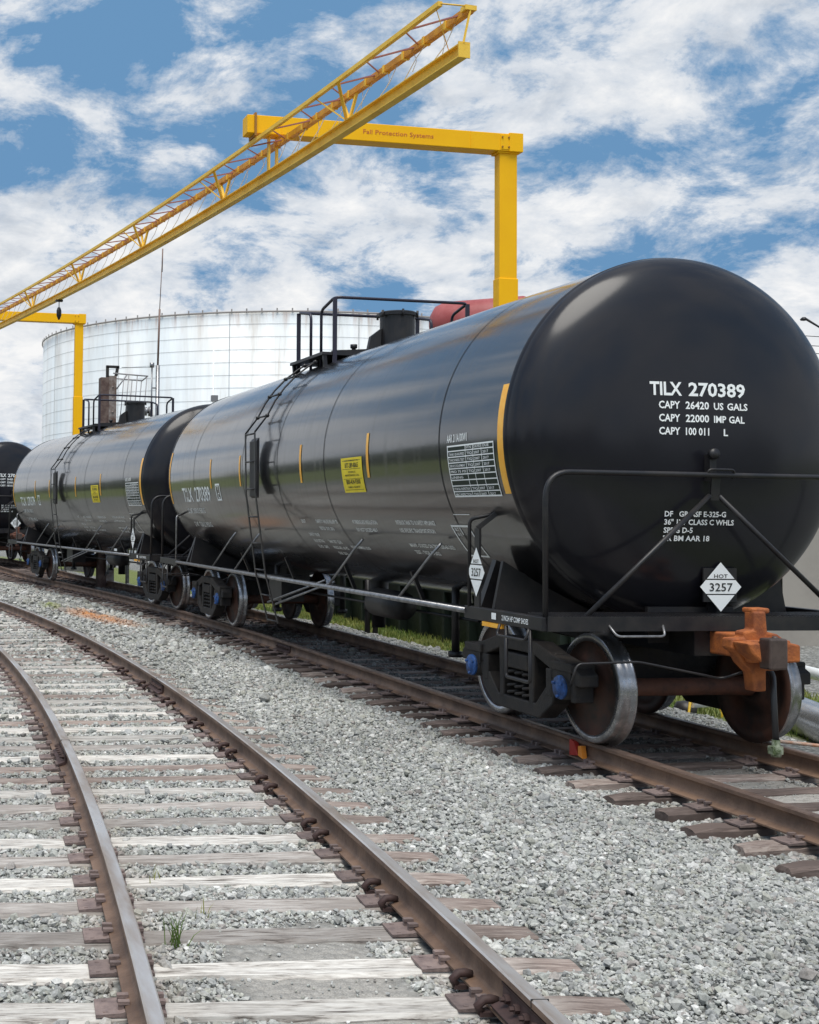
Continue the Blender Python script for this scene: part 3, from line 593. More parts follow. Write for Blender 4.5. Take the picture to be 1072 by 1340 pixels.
    for k, (a, b_, c) in enumerate((('26420', 'US', 'GALS'), ('22000', 'IMP', 'GAL'), ('100 011', '', 'L'))):
        zz = 2.795-k*.108; lettering(m_, 'CAPY', fh, -.425, zz, .062, .19, .025); lettering(m_, a, fh, -.185, zz, .062, .215, .025)
        if b_: lettering(m_, b_, fh, .075, zz, .058, .09 if k == 0 else .115, .025)
        lettering(m_, c, fh, .20 if k == 0 else (.215 if k == 1 else .165), zz, .058, (.195, .15, .04)[k], .025)
    m_.build('lettering', white, P); m_ = MB()
    for k, (a, ww) in enumerate((('DF   GR ASF E-325-G', .56), ('36" 1W CLASS C WHLS', .64), ('SPRG D-5', .26), ('BR BM AAR 18', .42))): lettering(m_, a, fh, -.36, 1.905-k*.067, .045, ww, .025)
    m_.build('lettering', white, P)
    # placards on the head and on the side bracket
    dm = lambda a, b_, l=.004: (a, -6.70-l, b_)
    br = MB(); br.box(.03, .34, -6.696, -6.680, 1.20, 1.48); br.box(.16, .20, -6.68, -6.50, 1.0, 1.45); hp = br.build('placard_bracket', blackp, P)
    diamond(dm, .185, 1.325, .192, .205, hp)
    br = MB(); br.box(-1.565, -1.545, -5.875, -5.785, 1.0, 1.78); br.beam((-1.555, -5.82, 1.78), (-1.33, -5.90, 1.98), .05, .04); br.beam((-1.33, -5.9, 1.96), (-1.22, -6.30, 1.75), .06, .12)
    sb = br.build('bolster_web', blackp, P); ds = lambda a, b_, l=.004: (-1.566-l, -a, b_); diamond(ds, 5.83, 1.40, .155, .215, sb)
    # under-structure: stub sills, bolsters, saddles
    for sg in (-1, 1):
        u = MB(); u.box(-.20, .20, sg*6.9 if sg < 0 else sg*3.6, sg*3.6 if sg < 0 else sg*6.9, .78, 1.08)
        yc = -5.6 if sg < 0 else 5.4
        u.prism([(-1.45, 1.02), (-.5, .80), (.5, .80), (1.45, 1.02), (1.28, 1.5), (1.0, 1.38), (.5, 1.10), (-.5, 1.10), (-1.0, 1.38), (-1.28, 1.5)], yc-.04, yc+.04, 'y')
        u.prism([(-1.45, 1.02), (-.5, .80), (.5, .80), (1.45, 1.02), (1.35, 1.50), (1.0, 1.30), (.5, 1.06), (-.5, 1.06), (-1.0, 1.30), (-1.35, 1.50)], yc-.30, yc-.26, 'y')
        u.box(-.40, .40, sg*6.55-.02, sg*6.55+.02, .85, 1.15)
        u.build('stub_sill', blackp, P)
    u = MB()                                                     # outlet, heating coils, brake gear hanging below
    u.lathe([(.13, 1.05), (.13, .70), (.20, .70), (.20, .62), (.09, .60), (.09, .38), (0, .38)], o=(0, .2, 0), n=18)
    u.lathe([(0, -.3), (.16, -.28), (.17, 0), (.17, .5), (.15, .55), (0, .57)], o=(-.75, -2.1, .85), ax='y', n=18)
    u.box(-.9, -.55, 1.7, 2.3, .62, 1.0)
    for x, y in ((-.5, -3.2), (.45, -2.2), (.5, 2.9), (-.45, 3.3)): u.tube([(x, y, 1.25), (x, y, .42)], .045, 8); u.lathe([(0, .42), (.08, .42), (.08, .36), (0, .36)], o=(x, y, 0), n=10)
    for x in (-.42, .42): u.tube([(x, -3.6, .78), (x, 3.6, .74)], .018, 6)
    u.tube([(-.95, -4.8, .98), (-.95, 4.8, .98)], .022, 6)
    for y in (-3.4, -1.4, .9, 3.1): u.beam((-1.1, y, 1.30), (-.95, y, .96), .04, .04)
    u.build('underframe_piping', blackp, P)
    # side running pipes, struts
    for sg in (-1, 1):
        u = MB(); u.tube([(sg*1.56, -5.62, 1.05), (sg*1.56, 5.62, 1.05)], .026, 10); u.build('side_pipe', pipegr, P)
        for y in (-4.1, -2.05, 1.95, 3.2):
            u = MB(); u.tube([(sg*1.56, y, 1.05), (sg*1.36, y-.34, 1.50), (sg*1.30, y-.45, 1.62)], .014, 8); u.build('side_strut', pipegr, P)
        for e in (-1, 1):
            u = MB(); ya, yb = (-6.95, -5.60) if e < 0 else (5.60, 6.95)
            u.box(sg*1.50 if sg > 0 else -1.57, 1.57 if sg > 0 else -1.50, ya, yb, .985, 1.095); ch = u.build('side_sill', blackp, P, bevel=.006)
            if e < 0 and sg < 0:
                u = MB(); lettering(u, '2 INCH HF COMP SHOES', lambda a, b_: (-1.574, -a, b_), 6.30, 1.02, .045, .44, .014); patch(u, lambda a, b_: (-1.574, -a, b_), 6.12, 1.015, 6.2, 1.07, 1); u.build('lettering', white, ch)
                u = MB(); u.box(-1.575, -1.52, -6.28, -5.95, .945, .982); u.build('warning_tab', stripe, ch)
        # grab post at the corner of each end
        for e in (-1, 1):
            u = MB(); u.tube(rounded([(sg*1.56, e*5.68, 1.09), (sg*1.56, e*5.68, 1.86), (sg*1.32, e*5.86, 1.93)], .05), .017, 8); u.build('corner_grab_iron', pipegr if e > 0 else blackp, P)
            u = MB(); u.tube(rounded([(sg*1.60, e*6.32, .99), (sg*1.63, e*6.32, .90), (sg*1.63, e*6.80, .90), (sg*1.60, e*6.80, .99)], .04), .012, 7); u.tube(rounded([(sg*1.56, e*6.35, .98), (sg*1.56, e*6.35, .56), (sg*1.56, e*6.75, .56), (sg*1.56, e*6.75, .98)], .04), .016, 7); u.build('sill_step', blackp, P)
    # end platforms, handrails, braces
    for e in (-1, 1):
        Y = lambda v: e*v
        def bx(m_, x0, x1, ya, yb, z0, z1): m_.box(x0, x1, min(Y(ya), Y(yb)), max(Y(ya), Y(yb)), z0, z1)
        u = MB(); bx(u, -1.53, 1.53, 6.90, 6.965, .985, 1.10); bx(u, -1.49, 1.49, 6.55, 6.90, 1.055, 1.075)
        for k in range(90): x = -1.48+k*.0331; bx(u, x, x+.010, 6.56, 6.955, 1.10 if False else 1.0755, 1.107)
        u.build('end_platform', blackp, P)
        u = MB(); u.tube(rounded([(-1.53, Y(6.93), 1.05), (-1.53, Y(6.93), 2.245), (1.53, Y(6.93), 2.245), (1.53, Y(6.93), 1.05)], .22, 8), .0225, 12); u.build('handrail', blackp, P)
        for sg in (-1, 1):
            u = MB(); u.tube([(sg*.04, Y(6.88), 2.08), (sg*1.17, Y(6.90), 1.09)], .021, 9); u.build('handrail_brace', blackp, P)
        u = MB(); u.tube(rounded([(-.10, Y(6.92), 2.22), (-.10, Y(6.95), 2.29), (.14, Y(6.95), 2.29), (.14, Y(6.92), 2.22)], .04), .010, 7); u.beam((0, Y(6.90), 2.24), (0, Y(6.88), 2.04), .08, .02); u.lathe([(0, 0), (.045, 0), (.045, .04*e), (0, .04*e)], o=(0, Y(6.86), 2.42), ax='y', n=12); u.box(-.03, .03, min(Y(6.80), Y(6.87)), max(Y(6.80), Y(6.87)), 2.2, 2.42); u.build('handrail_bracket', blackp, P)
        for x0, x1 in ((-1.0, -.52), (.92, 1.4)):
            u = MB(); u.tube(rounded([(x0, Y(6.95), 1.04), (x0+.03, Y(7.03), .95), (x1-.03, Y(7.03), .95), (x1, Y(6.95), 1.04)], .04), .010, 7); u.build('end_grab_iron', pipegr, P)
        # uncoupling lever
        u = MB(); u.tube(rounded([(-1.35, Y(7.0), .58), (-1.30, Y(7.0), .735), (-.78, Y(7.02), .75), (-.10, Y(7.1), .62), (0, Y(7.25), .70)], .05), .010, 7); u.build('uncoupling_lever', blackp, P)
        # coupler
        c = MB()
        pts = [(-.33, .97), (-.20, .975), (-.20, 1.02), (-.10, 1.035), (-.10, 1.175), (.02, 1.175), (.035, 1.02), (.14, 1.0), (.24, .94), (.24, .80), (.16, .72), (.02, .72), (.02, .56), (-.10, .56), (-.12, .70), (-.22, .78), (-.27, .86), (-.33, .89)]
        c.prism(pts, Y(7.30), Y(7.42), 'y'); c.prism([(-.24, .96), (.2, .96), (.2, .79), (-.2, .79)], Y(7.42), Y(7.50), 'y'); c.box(-.11, .11, min(Y(6.6), Y(7.30)), max(Y(6.6), Y(7.30)), .80, .98)
        c.prism([(-.33, .95), (-.20, .955), (-.18, .80), (-.28, .87)], Y(7.42), Y(7.60), 'y'); c.prism([(.06, .96), (.24, .93), (.24, .80), (.06, .79)], Y(7.50), Y(7.56), 'y')
        c.box(-.10, .08, min(Y(7.27), Y(7.40)), max(Y(7.27), Y(7.40)), 1.16, 1.20)
        c.v = [(x*.86+.035, y, z) for x, y, z in c.v]
        cp = c.build('coupler', orange if s < 20 and e < 0 else mat('grimy_coupler', (.16, .06, .035), .7, col2=(.06, .035, .03), scale=8), P, bevel=.014)
        k = MB(); k.prism([(-.13, .985), (.05, .985), (.05, .75), (-.13, .75)], Y(7.50), Y(7.63), 'y'); k.tube([(-.02, Y(7.56), .74), (-.02, Y(7.56), 1.0)], .028, 10); k.v = [(x*.86+.035, y, z) for x, y, z in k.v]; k.build('knuckle', knuckle, cp, bevel=.02)
        h = MB(); h.tube(rounded([(.30, Y(6.9), .72), (.24, Y(7.25), .70), (.11, Y(7.42), .58), (.10, Y(7.46), .18)], .12, 6), .023, 10); hs = h.build('brake_hose', mat('rubber_hose', (.03, .03, .032), .5), P)
        h = MB(); h.lathe([(0, 0), (.035, .0), (.045, .05), (.03, .09), (.03, .13)], o=(.10, Y(7.46), .07), n=10); h.box(.05, .14, Y(7.46)-.03, Y(7.46)+.03, .09, .15); h.build('hose_coupling', mat('hose_tag', (.34, .38, .28), .5, col2=(.06, .09, .03), scale=22), hs)
    # ladder on the near side (and far side)
    for sg in (-1, 1):
        u = MB(); rails_ = []
        for y in (.47, .92):
            pts = [(sg*1.46, y-.36, .44), (sg*1.60, y-.22, 1.1), (sg*1.70, y-.05, 2.2), (sg*1.70, y, 3.02)]
            arc = [(sg*(TR+.10)*cos(radians(a)), y+.02, TZ+(TR+.10)*sin(radians(a))) for a in (24, 32, 40, 48, 56, 61)]
            rails_.append(pts); u.beam(pts[0], pts[1], .045, .012, (1, 0, 0)); u.beam(pts[1], pts[2], .045, .012, (1, 0, 0)); u.beam(pts[2], pts[3], .045, .012, (1, 0, 0)); u.tube([pts[3]]+arc, .013, 7)
        def lerp(P_, z):
            for a, b_ in zip(P_, P_[1:]):
                if a[2] <= z <= b_[2]: t_ = (z-a[2])/(b_[2]-a[2]); return tuple(a[i]+(b_[i]-a[i])*t_ for i in range(3))
        for z in (.46, .80, 1.14, 1.5, 1.86, 2.24, 2.62, 3.0): u.tube([lerp(rails_[0], z), lerp(rails_[1], z)], .012, 6)
        for a in (24, 36, 48, 60): x, z = sg*(TR+.10)*cos(radians(a)), TZ+(TR+.10)*sin(radians(a)); u.tube([(x, .44, z), (x, .97, z)], .013, 6); u.lathe([(0, -.02), (.028, -.02), (.028, .02), (0, .02)], o=(x, .49, z), ax='y', n=8); u.lathe([(0, -.02), (.028, -.02), (.028, .02), (0, .02)], o=(x, .94, z), ax='y', n=8)
        lad = u.build('side_ladder', blackp, P)
        u = MB(); u.prism([(sg*1.61, 2.12), (sg*1.65, 2.15), (sg*1.655, 2.90), (sg*1.61, 2.95)], .54, .86, 'y'); u.build('ladder_shield', blackp, lad)
        u = MB()
        for y in (.1, .45): u.tube([(sg*1.50, y, .70), (sg*1.0, y-.9, 1.05)], .014, 6)
        u.build('ladder_brace', pipegr, lad)
    # top platform: grating, railings, manway, fittings
    u = MB(); u.box(-.80, 1.05, .30, .55, 4.10, 4.14); u.box(-.80, 1.05, 1.35, 1.70, 4.10, 4.14); u.box(-.80, -.30, .55, 1.35, 4.10, 4.14)
    for x, y in ((-.75, .35), (-.75, 1.65), (1.0, .35), (1.0, 1.65)): u.beam((x, y, 4.1), (x*.98, y, TZ+math.sqrt(TR**2-min(abs(x), 1.2)**2)-.02), .05, .05)
    u.build('walkway', blackp, P)
    for y, a0, a1, ret in ((.30, -.62, 1.34, 1), (1.72, -.66, 1.22, -1)):
        u = MB(); u.tube(rounded([(a0, y+ret*.55, 3.95), (a0, y+ret*.55, 4.80), (a0, y, 4.90), (a1, y, 4.90), (a1, y+ret*.5, 4.80), (a1, y+ret*.5, 4.0)], .10), .022, 8)
        for x in (a0, a1): u.beam((x, y, 4.89), (x, y, 3.92), .06, .02, (0, 1, 0))
        u.build('safety_railing', mat('navy_black_rail', (.02, .018, .035), .4), P)
    u = MB(); u.lathe([(.27, 3.70), (.27, 4.02), (.245, 4.03), (.245, 4.50), (.275, 4.50), (.275, 4.545), (.25, 4.56), (0, 4.575)], o=(.43, .62, .22), n=32, sm=False)
    for k in range(6): a = k*pi/3+.4; u.tube([(.43+.285*cos(a), .62+.285*sin(a), 4.69), (.43+.285*cos(a), .62+.285*sin(a), 4.79)], .016, 6)
    u.prism([(.16, 4.1), (-.05, 4.1), (.02, 4.42), (.18, 4.54)], .58, .66, 'y'); u.build('manway', blackp, P)
    u = MB(); u.lathe([(0, 4.3), (.05, 4.3), (.05, 4.25), (.03, 4.24), (.03, 4.0)], o=(-.22, .62, 0), n=10); u.build('vent_valve', blackp, P); u = MB(); u.lathe([(0, 4.26), (.08, 4.26), (.09, 4.2), (.05, 4.15), (.06, 4.0)], o=(.78, .9, 0), n=12); u.build('relief_valve', blackp, P); u = MB(); u.box(-.6, -.25, .75, .95, 4.142, 4.20); u.build('hatch_box', blackp, P); u = MB(); u.beam((-.55, .6, 4.17), (.1, .6, 4.22), .05, .06); u.build('lever', blackp, P)
    truck(P, -5.6); truck(P, 5.4)
    return P
tank_car('large black tank car nearest the camera, its round end facing forward above an orange coupler', 16.1, '270389')
tank_car('middle black tank car, coupled behind the nearest one and partly hidden by it', 31.05, '270379')
tank_car('farthest black tank car, cut off by the left edge of the photo', 50.0, '270382')

# ------------------------------------------------------------------ yellow gantries and the overhead rail
def gantry(label, Y, xl, xp0, xp1, zb, zt, txt):
    g = thing('gantry', label, 'gantry', ((xp0+xp1)/2, Y, -.4), 0, 'yellow fall protection gantries'); ox = (xp0+xp1)/2; hw = (xp1-xp0)/2; zo = .4
    m_ = MB(); m_.box(-hw, hw, -.10, .10, 1.9, zb+zo-.012); m_.box(-hw-.015, hw+.015, -.115, .115, 1.9, 6.08+zo); m_.box(-hw-.05, hw+.03, -.13, .13, zb+zo-.03, zb+zo-.002); m_.build('post', yellow, g, bevel=.01)
    m_ = MB(); m_.box(xl-ox, hw+.06, -.15, .15, zb+zo, zt+zo); bm_ = m_.build('beam', yellow, g, bevel=.01)
    m_ = MB(); m_.box(hw-.18, hw+.08, -.17, .17, zb+zo-.006, zt+zo+.015); m_.build('beam_cap', yellow, g, bevel=.008)
    m_ = MB(); m_.box(xl-ox+.12, xl-ox+.155, -.185, .185, zb+zo-.05, zt+zo+.03); m_.build('clamp_band', mat('clamp_rust', (.35, .16, .02), .6), g)
    for k, xx in enumerate((xl-ox+.6, hw-.9, hw-.25)):
        m_ = MB(); m_.box(xx-.09, xx+.09, -.158, -.151, zb+zo+.03, zt+zo-.03) if k == 2 else m_.box(xx-.004, xx+.004, -.156, -.151, zb+zo+.005, zt+zo-.005); m_.build('gusset', yellow, g)
    for zz in (zb+zo+.07, zt+zo-.07):
        for xx in (hw-.31, hw-.19): m_ = MB(); m_.lathe([(0, -.175), (.016, -.175), (.016, -.157), (0, -.157)], o=(xx, 0, zz), ax='y', n=6, sm=False); m_.build('bolt', mat('clamp_rust', (.35, .16, .02), .6), g)
    if txt:
        m_ = MB(); lettering(m_, 'Fall Protection Systems', lambda a, b_: (a, -.154, b_), 7.79-ox, (zb+zt)/2-.03+zo, .08, 1.28, .004); m_.build('lettering', mat('red_lettering', (.55, .13, .03), .5), g)
    m_ = MB(); m_.prism([(-.4, 0), (.4, 0), (.26, 1.9), (-.26, 1.9)], -.25, .25, 'y'); m_.build('pier', mat('dark_concrete', (.12, .12, .115), .9, var=.3), g)
    return g
gantry('near yellow gantry whose post rises behind the nearest tank car and carries red lettering', 20.3, 5.74, 10.33, 10.66, 8.31, 8.62, True)
gantry('far yellow gantry standing in front of the white storage tank at the left', 44.4, 2.9, 6.32, 6.62, 8.71, 9.03, False)
MONO = [(6.93, 13.0, 7.6), (6.85, 14.35, 7.6), (6.68, 15.9, 7.6), (6.45, 18.0, 7.6), (6.13, 21.0, 7.6), (5.80, 24.3, 7.62), (5.19, 28.6, 7.70), (4.43, 34.6, 7.85), (3.46, 41.7, 8.05), (2.35, 48, 8.15)]
def catmull(P, t):
    n = len(P)-1; i = min(int(t), n-1); a = t-i; g = lambda k: Vector(P[min(max(k, 0), n)])
    p0, p1, p2, p3 = g(i-1), g(i), g(i+1), g(i+2); return .5*((2*p1)+(-p0+p2)*a+(2*p0-5*p1+4*p2-p3)*a*a+(-p0+3*p1-3*p2+p3)*a**3)
def monorail():
    A = np.array(MONO); cX = np.polyfit(A[:, 1]-25, A[:, 0], 3); cZ = np.polyfit(A[:, 1]-25, A[:, 2], 3)
    S = [Vector((float(np.polyval(cX, y-25)), float(y), float(np.polyval(cZ, y-25)))) for y in np.linspace(14.35, 48, 400)]
    acc = [0]
    for a, b_ in zip(S, S[1:]): acc.append(acc[-1]+(b_-a).length)
    def at(d, o=0, h=0):
        j = int(np.searchsorted(acc, d)); j = min(max(j, 1), len(S)-1); tt = (d-acc[j-1])/(acc[j]-acc[j-1]); p = S[j-1].lerp(S[j], tt); dr = (S[j]-S[j-1]).normalized(); rt = dr.cross(Vector((0, 0, 1))).normalized(); return p+rt*o+Vector((0, 0, h))
    T_ = acc[-1]
    g = thing('overhead_rail', 'long yellow trussed overhead rail slanting across the sky and hung beneath the two gantries', 'overhead rail', tuple(at(0)), 0)
    loc = at(0); sub = lambda p: p-loc
    m_ = MB(); D = np.arange(0, T_, .8)
    for a, b_ in zip(D, D[1:]):
        for o, h, wd, ht in ((0, .008, .13, .016), (0, .085, .016, .14), (0, .163, .13, .016)): m_.beam(sub(at(a, o+.04, h)), sub(at(b_, o+.04, h)), wd, ht)
    m_.beam(sub(at(-.0, .04, .085)), sub(at(.02, .04, .085)), .16, .20); m_.build('runway_beam', yellow2, g)
    for nm, o, h, r_, mt in (('upper_chord', -.30, .62, .030, yellow2), ('upper_chord', .12, .60, .045, orangeb)):
        m_ = MB()
        for a, b_ in zip(D, D[1:]): m_.beam(sub(at(a, o, h)), sub(at(b_, o, h)), r_*2, r_*2)
        c = m_.build(nm, mt, g)
        if o > 0:
            for d in np.arange(.5, T_, .55): m_ = MB(); p, q = sub(at(d, o, h)), sub(at(d+.05, o, h)); m_.beam(p, q, .108, .108); m_.build('chord_clamp', yellow2, c)
    lace = mat('truss_lacing', (.42, .16, .14), .5)
    for k, d in enumerate(np.arange(.15, T_-.9, 1.1)):
        m_ = MB(); m_.beam(sub(at(d, .12, .60)), sub(at(d+.75, -.30, .62)), .02, .02); m_.beam(sub(at(d+.75, -.30, .62)), sub(at(d+1.1, .12, .60)), .016, .016)
        m_.build('lacing', lace, g)
    for d in (3.2, 8.3, 13.2, 18.4, 23.5):
        m_ = MB(); e = .55
        m_.beam(sub(at(d-.35, -.30, .62)), sub(at(d, .02, .17)), .045, .03); m_.beam(sub(at(d-.15, .12, .60)), sub(at(d, .06, .17)), .045, .03); m_.beam(sub(at(d+.35, .12, .60)), sub(at(d, .06, .17)), .045, .03)
        m_.beam(sub(at(d+.45, -.30, .62)), sub(at(d, .02, .17)), .02, .02); m_.build('hanger', yellow2, g)
    m_ = MB(); m_.beam(sub(at(.0, .12, .60)), sub(at(.01, .03, .17)), .03, .02); m_.tube([sub(at(0, -.30, .62)), sub(at(0, .12, .64))], .010, 6); m_.tube([sub(at(.1, -.30, .6)), sub(at(.3, .0, .17))], .006, 5); m_.beam(sub(at(-.02, .12, .62)), sub(at(.1, .12, .62)), .16, .06); m_.build('end_brace', yellow2, g)
    cord = mat('pale_cord', (.80, .76, .80), .6)
    for d in np.arange(.35, T_-1, .75):
        j = random.uniform; m_ = MB(); m_.tube([sub(at(d, .12, .56)), sub(at(d+.2, .10, .40+j(-.06, .06))), sub(at(d+.5, .05, .18))], .0065, 4); m_.build('safety_line', cord, g)
        if d < 9: m_ = MB(); m_.tube([sub(at(d+.3, .12, .56)), sub(at(d+.25+j(-.06, .06), .12, .42)), sub(at(d+.3, .10, .30+j(-.1, .04)))], .006, 4); m_.build('safety_line', cord, g)
    # hangers under the gantry beams belong to the rail
    for Y, zb in ((20.3, 8.31), (44.4, 8.71)):
        d = [acc[i] for i, p in enumerate(S) if p.y >= Y][0]; p = at(d)
        for sx in (-.03, .11):
            m_ = MB(); m_.beam(sub(p+Vector((sx, .0, .15))), sub(p+Vector((sx, .0, zb-p.z-.002))), .03, .10); m_.build('clamp', yellow2, g)
    # self-retracting fall arrester hanging from the rail
    d = [acc[i] for i, p in enumerate(S) if p.y >= 34.6][0]; p = at(d, .04, 0)
    h = thing('fall_arrester', 'small black fall arrest reel hanging from the overhead rail above the far tank', 'fall arrester', tuple(p)); p0 = Vector((0, 0, 0))
    m_ = MB(); m_.box(-.10, .10, -.08, .08, -.05, -.003); m_.build('trolley', blackp, h)
    m_ = MB(); m_.tube([(0, 0, -.05), (0, 0, -.22)], .012, 6); m_.lathe([(0, -.2), (.04, -.22), (.07, -.30), (.07, -.44), (.04, -.52), (.02, -.56), (0, -.56)], n=14); m_.build('reel', blackp, h)
monorail()

# ------------------------------------------------------------------ white storage tank
def storage():
    cx, cy, R0, z0, z1 = 23.9, 76.0, 14.9, -.4, 12.5
    g = thing('storage_tank', 'huge white cylindrical storage tank with rust streaks behind the tank cars', 'storage tank', (cx, cy, z0)); H_ = z1-z0
    m_ = bpy.data.materials.new('white_tank_paint'); m_.use_nodes = True; t = m_.node_tree; b = t.nodes['Principled BSDF']; b.inputs['Roughness'].default_value = .45
    tc_ = N(t, 'ShaderNodeTexCoord'); sp = N(t, 'ShaderNodeSeparateXYZ'); t.links.new(tc_.outputs['Object'], sp.inputs[0])
    at_ = N(t, 'ShaderNodeMath', operation='ARCTAN2'); t.links.new(sp.outputs[0], at_.inputs[0]); t.links.new(sp.outputs[1], at_.inputs[1])
    cb = N(t, 'ShaderNodeCombineXYZ'); ms = N(t, 'ShaderNodeMath', operation='MULTIPLY', i_1=12.); L(t, at_, ms); L(t, ms, cb); mz = N(t, 'ShaderNodeMath', operation='MULTIPLY', i_1=.07); t.links.new(sp.outputs[2], mz.inputs[0]); L(t, mz, cb, 0, 1)
    n_ = N(t, 'ShaderNodeTexNoise', i_Scale=1.6, i_Detail=7., i_Roughness=.65); L(t, cb, n_)
    n2_ = N(t, 'ShaderNodeTexNoise', i_Scale=.35, i_Detail=4.); t.links.new(tc_.outputs['Object'], n2_.inputs[0])
    r1 = ramp(t, [(.30, (.46, .43, .40)), (.42, (.64, .65, .65)), (.6, (.74, .765, .78))]); L(t, n_, r1); r2 = ramp(t, [(.35, (.88, .92, .95)), (.65, (1, 1, 1))]); L(t, n2_, r2)
    mx = N(t, 'ShaderNodeMixRGB', blend_type='MULTIPLY', i_0=1.); L(t, r1, mx, 0, 1); L(t, r2, mx, 0, 2)
    # rust near the rim
    mr = N(t, 'ShaderNodeMapRange', i_1=H_-1.1, i_2=H_-.05); t.links.new(sp.outputs[2], mr.inputs[0]); n3_ = N(t, 'ShaderNodeTexNoise', i_Scale=5., i_Detail=6.); L(t, cb, n3_)
    r3 = ramp(t, [(.54, 0), (.68, .55)]); L(t, n3_, r3); ml = N(t, 'ShaderNodeMath', operation='MULTIPLY'); L(t, mr, ml); L(t, r3, ml, 0, 1)
    mx2 = N(t, 'ShaderNodeMixRGB', i_2=(.35, .20, .15, 1)); L(t, ml, mx2); L(t, mx, mx2, 0, 1); L(t, mx2, b)
    m1_ = MB(); m1_.lathe([(R0, 0), (R0, H_), (R0-.1, H_), (0, H_+.9)], n=160); m1_.build('shell', m_, g)
    m1_ = MB(); sm_ = mat('tank_seam_grey', (.48, .50, .52), .6)
    for k in range(1, 19): z = H_-.66*k; m1_.lathe([(R0+.012, z-.009), (R0+.012, z+.009)], n=160)
    ob = m1_.build('horizontal_seam', sm_, g)
    m1_ = MB()
    for k in range(14):
        m1_ = MB(); a = 2*pi*k/14+.03; m1_.beam(((R0+.012)*sin(a), (R0+.012)*cos(a), 0), ((R0+.012)*sin(a), (R0+.012)*cos(a), H_), .03, .02)
        m1_.build('vertical_seam', mat('tank_seam_pale', (.52, .54, .56), .6), g)
    m1_ = MB(); m1_.lathe([(R0+.06, H_-.08), (R0+.10, H_-.04), (R0+.06, H_+.02)], n=160)
    for k in range(120): a = 2*pi*k/120; m1_.box((R0+.05)*cos(a)-.03, (R0+.05)*cos(a)+.03, (R0+.05)*sin(a)-.03, (R0+.05)*sin(a)+.03, H_, H_+.14)
    m1_.build('rim', mat('rim_dark', (.34, .31, .30), .7), g)
    m1_ = MB(); m1_.lathe([(R0+.03, 5.0), (R0+.09, 5.04), (R0+.03, 5.14)], n=160); m1_.build('stiffener_ring', sm_, g)
storage()

